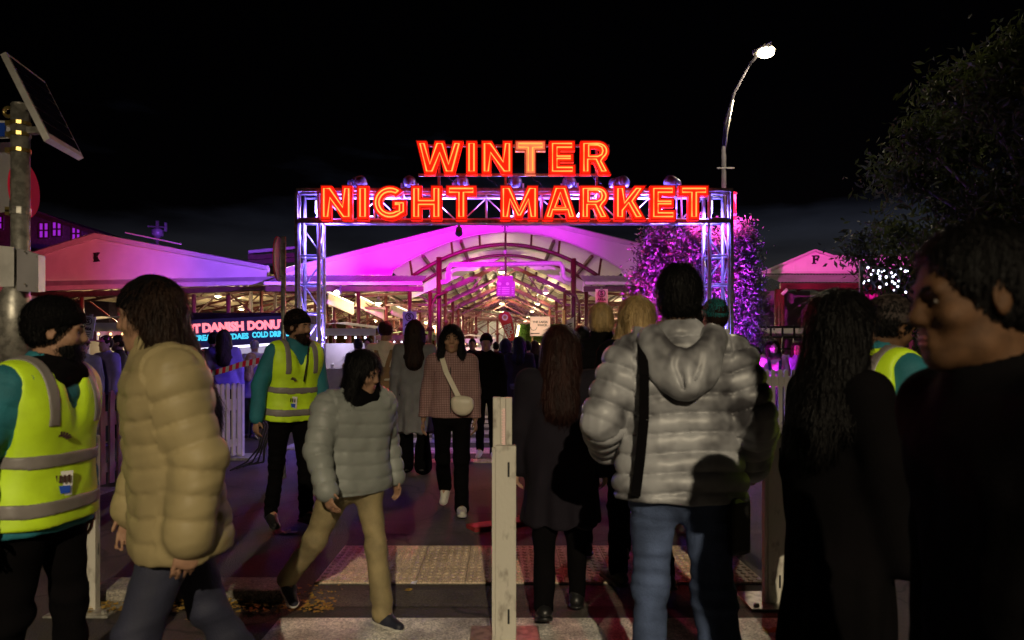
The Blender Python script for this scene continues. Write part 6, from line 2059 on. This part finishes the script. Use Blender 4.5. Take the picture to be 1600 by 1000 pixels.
BAG = mat('cream_leather', (0.66, 0.60, 0.47), .45, var=.1, bump=.08)
PLAID = mat('pink_check_wool', (0.36, 0.22, 0.21), .85, var=.1, scale=8, bump=.2, bscale=200)
def add_check(m):
    n, l = m.node_tree.nodes, m.node_tree.links
    b = n['Principled BSDF']
    src = b.inputs['Base Color'].links[0].from_socket
    tc = n.new('ShaderNodeTexCoord')
    sep = n.new('ShaderNodeSeparateXYZ')
    l.new(tc.outputs['Object'], sep.inputs[0])
    outs = []
    for axn, sc2 in ((0, 420.), (2, 420.)):
        mu = n.new('ShaderNodeMath'); mu.operation = 'MULTIPLY'; mu.inputs[1].default_value = sc2
        sn = n.new('ShaderNodeMath'); sn.operation = 'SINE'
        gt = n.new('ShaderNodeMath'); gt.operation = 'GREATER_THAN'; gt.inputs[1].default_value = .55
        l.new(sep.outputs[axn], mu.inputs[0]); l.new(mu.outputs[0], sn.inputs[0]); l.new(sn.outputs[0], gt.inputs[0])
        outs.append(gt)
    mx = n.new('ShaderNodeMath'); mx.operation = 'MAXIMUM'
    l.new(outs[0].outputs[0], mx.inputs[0]); l.new(outs[1].outputs[0], mx.inputs[1])
    mc = n.new('ShaderNodeMixRGB'); mc.blend_type = 'MULTIPLY'; mc.inputs[2].default_value = (.38, .30, .30, 1)
    l.new(mx.outputs[0], mc.inputs[0]); l.new(src, mc.inputs[1]); l.new(mc.outputs[0], b.inputs['Base Color'])
add_check(PLAID)

# the man in the mottled puffer jacket, from behind
b, k = person(*at(1062, 2.55), -3, 'man seen from behind in grey mottled hooded puffer jacket and blue jeans', H=1.665, h=.0062, lean=.05, twist=-.06, head=(-.05, .05, .0),
              legs=((.12, .06, .03, 0), (-.22, .22, .04, .45)), arms=(((.42, -.16, -1), (-.10, .9, -.45)), ((.34, -.10, -1), (.10, .75, -.65))),
              skin='tan', hair=('short', 'black'), top=('puffer', TIEDYE, dict(g=.036, ga=.030, hem=-.10, quilt=(.072, .023), collar=.06, wr=.005)), bottom=('jeans', JEANS, 1.35),
              shoes=(mat('dark_sneaker', (.02, .02, .022), .6), SOLE), w=1.08, hands=True, seed=4, hood=TIEDYE)
T_ = k['tp']
strap_mesh(b, 'bag_strap', [tuple(T_(v)) for v in ((-.155, .08, .51), (-.150, -.02, .535), (-.150, -.12, .47), (-.148, -.168, .36), (-.150, -.172, .20), (-.165, -.17, .05), (-.18, -.15, -.08))], .034, (0, -1, 0), BLK)
bg = MB().hexa([tuple(T_(v)) for v in ((.16, -.14, -.30), (.25, -.06, -.30), (.25, .06, -.30), (.16, .06, -.30), (.16, -.16, -.08), (.25, -.06, -.08), (.25, .06, -.08), (.16, .06, -.08))]).build('hip_bag', M['black'], None, bevel=.02)
bg.parent = b
# the near worker at the left
b, k = person(*at(66, 2.45), -95, 'worker in black beanie, teal jacket and yellow vest at the left edge', H=1.535, h=.007, lean=.06, head=(.5, -.06, 0),
              arms=(((.2, -.1, -1), (.1, .1, -1)), ((.32, -.18, -1), (.12, .22, -1))), skin='tan', hair=('short', 'black'), beard='black', hat=('beanie', BLK), vest='open',
              top=('jacket', TEAL, dict(g=.026, hem=-.12, quilt=(.075, .008), collar=.05)), bottom=('trousers', BLK2), shoes=(M['black'],), w=1.06, seed=6, scarf=BLK)
# the beige coat
b, k = person(*at(275, 2.3), 122, 'walker with brown hair in beige puffer coat beside the yellow vest at the left', H=1.62, h=.008, lean=.10, head=(-.35, -.10, 0),
              legs=((.32, .12, .03, -.1), (-.28, .25, .03, .4)), arms=(((.22, -.18, -1), (.05, .25, -1)), ((.22, .18, -1), (.08, .35, -1))), skin='tan', hair=('long', 'brown'), hat=('beanie', BLK),
              top=('puffer', BEIGE, dict(g=.058, ga=.036, hem=-.17, quilt=(.080, .011), wr=.008, collar=.07)), bottom=('jeans', NAVY, 1.2), shoes=(M['black'],), w=1.12, seed=9)
# the bearded worker
b, k = person(*at(455, 5.45), -140, 'bearded worker in dark beanie, teal hoodie and yellow vest leaning to the right', H=1.68, h=.010, lean=.16, twist=.1, head=(.38, -.05, 0),
              arms=(((.12, .25, -1), (0, .5, -.9)), ((.36, .0, -1), (.16, .30, -1))), skin='tan', hair=('short', 'brown'), beard='brown', hat=('beanie', BLK), vest='open',
              top=('hoodie', TEAL, dict(g=.020, hem=-.10, collar=.06)), bottom=('trousers', BLK2), shoes=(M['black'],), w=1.05, seed=12)
T_ = k['tp']
child_tube(b, 'lanyard', [T_(v) for v in ((-.06, .09, .50), (-.02, .155, .40), (.0, .165, .24))], .006, M['black'])
# the child in the pale grey puffer
b, k = person(*at(553, 3.50), 222, 'dark haired child in pale grey puffer jacket and khaki trousers striding past', H=1.40, h=.0075, lean=.07, head=(.45, -.30, .05),
              legs=((.20, .06, .05, 0), (-.40, .35, .22, .5)), arms=(((.35, -.25, -1), (.1, .3, -1)), ((.35, .3, -1), (.05, .6, -.8))), skin='tan', hair=('bob', 'black'),
              top=('puffer', GREYPUF, dict(g=.038, ga=.028, hem=-.10, quilt=(.084, .012), wr=.008, collar=.06)), bottom=('trousers', KHAKI, 1.2), shoes=(mat('navy_sneaker', (.012, .014, .03), .6), SOLE), w=1.12, seed=15, scarf=BLK)
# the woman walking towards the camera
b, k = person(*at(706, 5.95), 178, 'woman with long dark hair, pink checked jacket and white crossbody bag walking forward', H=1.615, h=.0065, lean=.02, head=(.10, -.04, 0),
              legs=((.18, .10, .02, -.1), (-.12, .62, .02, .7)), arms=(((.12, .10, -1), (.06, .30, -.9)), ((.20, .02, -1), (.12, .12, -1))), skin='tan', hair=('bob', 'black'),
              top=('jacket', PLAID, dict(g=.024, ga=.016, hem=-.06, collar=.04, zip=True)), bottom=('trousers', BLK2, 1.3), shoes=(mat('white_sneaker', (.55, .52, .46), .6), SOLE), seed=18)
T_ = k['tp']
strap_mesh(b, 'bag_strap', [tuple(T_(v)) for v in ((.085, -.02, .53), (.075, .09, .47), (.035, .152, .36), (-.02, .158, .25), (-.07, .16, .15), (-.10, .165, .10))], .042, (0, 1, 0), BAG)
fd = Field(T_((-.1, .19, .02)) - .25, T_((-.1, .19, .02)) + .25, .008)
fd.ell(T_((-.115, .175, .055)), (.095, .045, .085), .02)
fd.cone(T_((-.17, .175, .09)), T_((-.05, .175, .10)), .035, .035, .03)
V_, F_ = fd.mesh()
put_mesh('crossbody_bag', V_, F_, BAG, b)
# the couple with their backs to us
b, k = person(*at(602, 8.4), 0, 'person in cream sweater and brown dungarees with arm around a friend', H=1.73, h=.013, head=(-.25, 0, 0), arms=(((.2, .05, -1), (0, .2, -1)), ((.62, .28, -.62), (.95, .32, -.10))),
              skin='tan', hair=('bun', 'auburn'), top=('sweater', CREAM, dict(g=.02, hem=-.02, name='sweater')), bottom=('trousers', TAN, 1.25), shoes=(SOLE,), seed=21)
T_ = k['tp']
for q in (-1, 1):
    strap_mesh(b, 'dungaree_strap', [tuple(T_(v)) for v in ((q * .11, .06, .49), (q * .105, -.05, .505), (q * .09, -.115, .40), (q * .05, -.125, .28), (q * .03, -.118, .18))], .05, (0, -1, 0), TAN)
fd = Field(T_((0, 0, -.1)) - .4, T_((0, 0, .3)) + .35, .013)
fd.cone(T_((-.07, 0, .16)), T_((.07, 0, .16)), .135, .135, .05, ((0, 1, 0), .82)); fd.cone(T_((-.07, 0, .0)), T_((.07, 0, .0)), .135, .135, .05, ((0, 1, 0), .84))
fd.plane((0, 0, -1), T_((0, 0, -.1))); fd.plane((0, 0, 1), T_((0, 0, .26)))
V_, F_ = fd.mesh(); put_mesh('dungaree_bib', V_, F_, TAN, b)
b, k = person(*at(648, 7.9), 2, 'woman with long straight dark hair in long grey coat seen from behind', H=1.72, h=.012, head=(.1, 0, 0), skin='fair', hair=('long', 'brown'), coat=(GREYW, -.50, .23), bottom=('trousers', BLK2, 1.9), shoes=(M['black'],), seed=24)
# people on the crossing
person(*at(760, 9.0), 176, 'man in black jacket and dark cap walking towards us beyond the bollard', H=1.60, h=.014, skin='tan', hair=('short', 'black'), hat=('beanie', BLK), top=('jacket', BLK, dict(g=.03, hem=-.14, collar=.05)), bottom=('trousers', BLK2), shoes=(SOLE,), seed=27)
person(*at(790, 11.2), 4, 'person with round dark hair and violet hood seen from behind on the crossing', H=1.585, h=.016, skin='tan', hair=('bob', 'black'), top=('jacket', DKP, dict(g=.03, hem=-.16, collar=.06)), bottom=('trousers', BLK2), shoes=(SOLE,), hood=PURP, seed=28)
person(*at(811, 10.4), -6, 'dark clothed person with bushy hair behind the bollard top', H=1.60, h=.016, skin='tan', hair=('bob', 'black'), top=('jacket', DKP, dict(g=.025, hem=-.2)), bottom=('trousers', NAVY), shoes=(M['black'],), seed=29)
person(*at(824, 12.5), 10, 'small dark haired person in black jacket farther down the crossing', H=1.57, h=.018, skin='tan', hair=('short', 'black'), top=('jacket', BLK, dict(g=.025, hem=-.2)), bottom=('trousers', BLK2), shoes=(M['black'],), seed=30)
person(*at(672, 11.0), 170, 'person half hidden between the grey coat and the pink checked jacket', H=1.50, h=.018, skin='fair', hair=('short', 'brown'), top=('jacket', NAVY, dict(g=.025, hem=-.1)), bottom=('trousers', NAVY), shoes=(SOLE,), seed=31)
# the long-haired woman in the dark coat, right of the bollard
b, k = person(*at(876, 3.6), -4, 'woman with big dark reddish hair in long near black coat seen from behind', H=1.49, h=.010, head=(-.15, 0, 0), legs=((-.15, .25, .02, .35), (.16, .06, .02, 0)), skin='fair', hair=('long', 'auburn'), coat=(DKP, -.40, .24), bottom=('trousers', BLK2), shoes=(M['black'],), w=1.12, seed=33)
# the blond man, the blonde, the teal beanie and friends
person(*at(940, 4.6), 3, 'man with short blond hair in black puffer jacket seen from behind', H=1.665, h=.010, skin='fair', hair=('short', 'blond'), top=('puffer', BLK, dict(g=.04, hem=-.14, quilt=(.08, .014), collar=.09)), bottom=('trousers', BLK2), shoes=(M['black'],), w=1.08, seed=36)
person(*at(996, 4.0), 14, 'fair blond person hidden behind the puffer jacket man, hair showing at his left', H=1.665, h=.010, head=(.2, 0, 0), skin='fair', hair=('bob', 'blond'), top=('jacket', BLK, dict(g=.03, hem=-.14, collar=.05)), bottom=('trousers', BLK2), shoes=(M['black'],), seed=39)
person(*at(1119, 5.2), 6, 'person in teal beanie behind the right shoulder of the puffer jacket man', H=1.74, h=.011, skin='fair', hair=('short', 'brown'), hat=('beanie', cloth_mat('teal_knit', (0.012, 0.22, 0.24))), top=('jacket', DKP, dict(g=.03, hem=-.14, collar=.05)), bottom=('trousers', BLK2), shoes=(M['black'],), seed=42)
person(*at(1094, 6.2), -5, 'dark haired person just left of the teal beanie', H=1.76, h=.013, skin='tan', hair=('short', 'black'), top=('jacket', BLK, dict(g=.03, hem=-.14)), bottom=('trousers', BLK2), shoes=(M['black'],), seed=43)
person(*at(909, 6.6), 0, 'dark haired person standing behind the blond man', H=1.60, h=.013, skin='tan', hair=('short', 'black'), top=('jacket', DKP, dict(g=.03, hem=-.14)), bottom=('trousers', BLK2), shoes=(M['black'],), seed=44)
# behind the right fence
b, k = person(*at(1208, 11.0), 172, 'smiling woman with curly dark hair in pink top behind the right picket fence', H=1.57, h=.011, head=(.05, 0, .1), arms=(((.2, .1, -1), (-.55, .75, .15)), ((.2, .1, -1), (-.55, .75, .15))), skin='fair', hair=('bob', 'brown'), top=('sweater', PINKT, dict(g=.02, hem=-.05, name='sweater')), bottom=('trousers', NAVY), shoes=(SOLE,), seed=45, scarf=DKBR)
T_ = k['tp']
for q in (-1, 1):
    strap_mesh(b, 'dungaree_strap', [tuple(T_(v)) for v in ((q * .1, -.05, .505), (q * .1, .06, .48), (q * .09, .118, .36), (q * .08, .128, .24))], .045, (0, 1, 0), NAVY)
person(*at(1246, 11.6), 150, 'person in dark coat standing next to the woman in the pink top', H=1.55, h=.014, skin='fair', hair=('bob', 'brown'), top=('jacket', PURP, dict(g=.03, hem=-.16)), bottom=('trousers', NAVY), shoes=(SOLE,), seed=46)
# the dark long-haired person and the worker at the right
b, k = person(*at(1308, 2.05), -74, 'long dark haired person in black coat seen from behind at the right', H=1.525, h=.009, arms=(((.16, .02, -1), (.10, .2, -1)), ((.20, .05, -1), (.12, .25, -1))), skin='tan', hair=('long', 'black'), coat=(BLK, -.42, .20), bottom=('trousers', BLK2), shoes=(M['black'],), w=.8, seed=48, hands=False)
b, k = person(*at(1326, 2.75), -75, 'worker in dark cap, teal jacket and yellow vest bending at the right', H=1.60, h=.010, lean=.30, head=(0, -.28, 0), arms=(((.2, .25, -1), (.05, .6, -.8)), ((.2, .25, -1), (.05, .6, -.8))), skin='brown', hair=('short', 'black'), hat=('beanie', DKBR), vest='open',
              top=('jacket', TEAL, dict(g=.024, hem=-.12, collar=.05)), bottom=('trousers', BLK2), shoes=(M['black'],), w=1.05, seed=51)
# the near passer-by whose profile fills the right edge
b, k = person(*at(1594, 1.12), 86, 'close passer-by in black coat, face in profile, filling the right edge', H=1.55, h=.0055, lean=.10, head=(-.05, -.10, 0), arms=(((.2, .05, -1), (.05, .15, -1)), ((.2, -.05, -1), (.05, .15, -1))), skin='brown', hair=('crop', 'black'),
              top=('coat', BLK, dict(g=.02, hem=-.35, collar=.02, name='coat')), bottom=('trousers', BLK2), shoes=(M['black'],), w=1.08, seed=54)
# the crowd by the stalls on the left
CROWD = [(130, 9.6, 200, 'pink-lit person in red brimmed hat at the left stalls', 1.56, ('short', 'brown'), ('hat', REDW), GREYW, 'fair'),
         (167, 10.0, 160, 'person in bright pink cap at the left stalls', 1.60, ('short', 'brown'), ('cap', M['magenta_cloth']), PURP, 'fair'),
         (187, 10.6, 120, 'dark haired person beside the pink cap', 1.62, ('short', 'brown'), None, DKBR, 'fair'),
         (202, 11.2, 190, 'person with short dark hair before the canvas stall', 1.55, ('short', 'black'), None, GREYW, 'fair'),
         (350, 10.4, 20, 'person with long dark hair before the donut sign', 1.70, ('long', 'brown'), None, PURP, 'fair'),
         (333, 11.2, -20, 'dark clothed customer at the donut stall', 1.68, ('short', 'black'), None, NAVY, 'tan'),
         (396, 12.6, 10, 'customer in pale grey jacket bending at the donut counter', 1.60, ('bun', 'grey'), None, mat('silver_jacket', (.5, .5, .52), .5), 'fair'),
         (392, 11.0, -8, 'fair haired child lit violet behind the barrier tape', 1.36, ('long', 'blond'), None, PURP, 'fair'),
         (560, 12.0, 30, 'visitor in dark jacket behind the bearded worker', 1.60, ('short', 'black'), None, NAVY, 'tan'),
         (576, 14.0, 170, 'visitor facing us far behind the cream sweater', 1.66, ('short', 'brown'), None, DKBR, 'fair'),
         (738, 15.0, 185, 'visitor in dark coat under the left entrance column', 1.66, ('short', 'black'), None, DKP, 'tan'),
         (775, 16.5, 5, 'visitor seen from behind in the shed entrance', 1.62, ('short', 'black'), None, BLK, 'tan'),
         (800, 17.5, 178, 'visitor coming out of the shed entrance', 1.66, ('short', 'brown'), None, NAVY, 'fair'),
         (836, 15.5, 15, 'visitor in maroon jacket near the hedge panel', 1.64, ('long', 'brown'), None, REDW, 'fair'),
         (866, 14.2, -15, 'visitor in dark jacket reading the menu board', 1.68, ('short', 'black'), None, DKP, 'tan'),
         (1180, 11.2, 175, 'seated looking visitor in violet at the foot of the trees', 1.45, ('bob', 'black'), None, PURP, 'fair')]
for i, (px, D, hd_, lab, H_, hr, ht, jm, sk) in enumerate(CROWD):
    person(*at(px, D), hd_, lab, H=H_, h=.019, group='visitors at the stalls', skin=sk, hair=hr, hat=ht, top=('jacket', jm, dict(g=.025, hem=-.13)), bottom=('trousers', [BLK2, NAVY][i % 2]), shoes=(M['black'],), seed=70 + i, lean=.22 if 'bending' in lab else .03, face=False, hands=D < 11)

# lettering drawn as text becomes ordinary mesh
bpy.context.view_layer.update()
dg = bpy.context.evaluated_depsgraph_get()
for o in [o for o in COL.objects if o.type == 'FONT']:
    nm = o.name.split('.')[0]
    me = bpy.data.meshes.new_from_object(o.evaluated_get(dg))
    n = bpy.data.objects.new(nm, me)
    COL.objects.link(n)
    n.parent = o.parent
    n.matrix_local = o.matrix_local
    bpy.data.objects.remove(o)
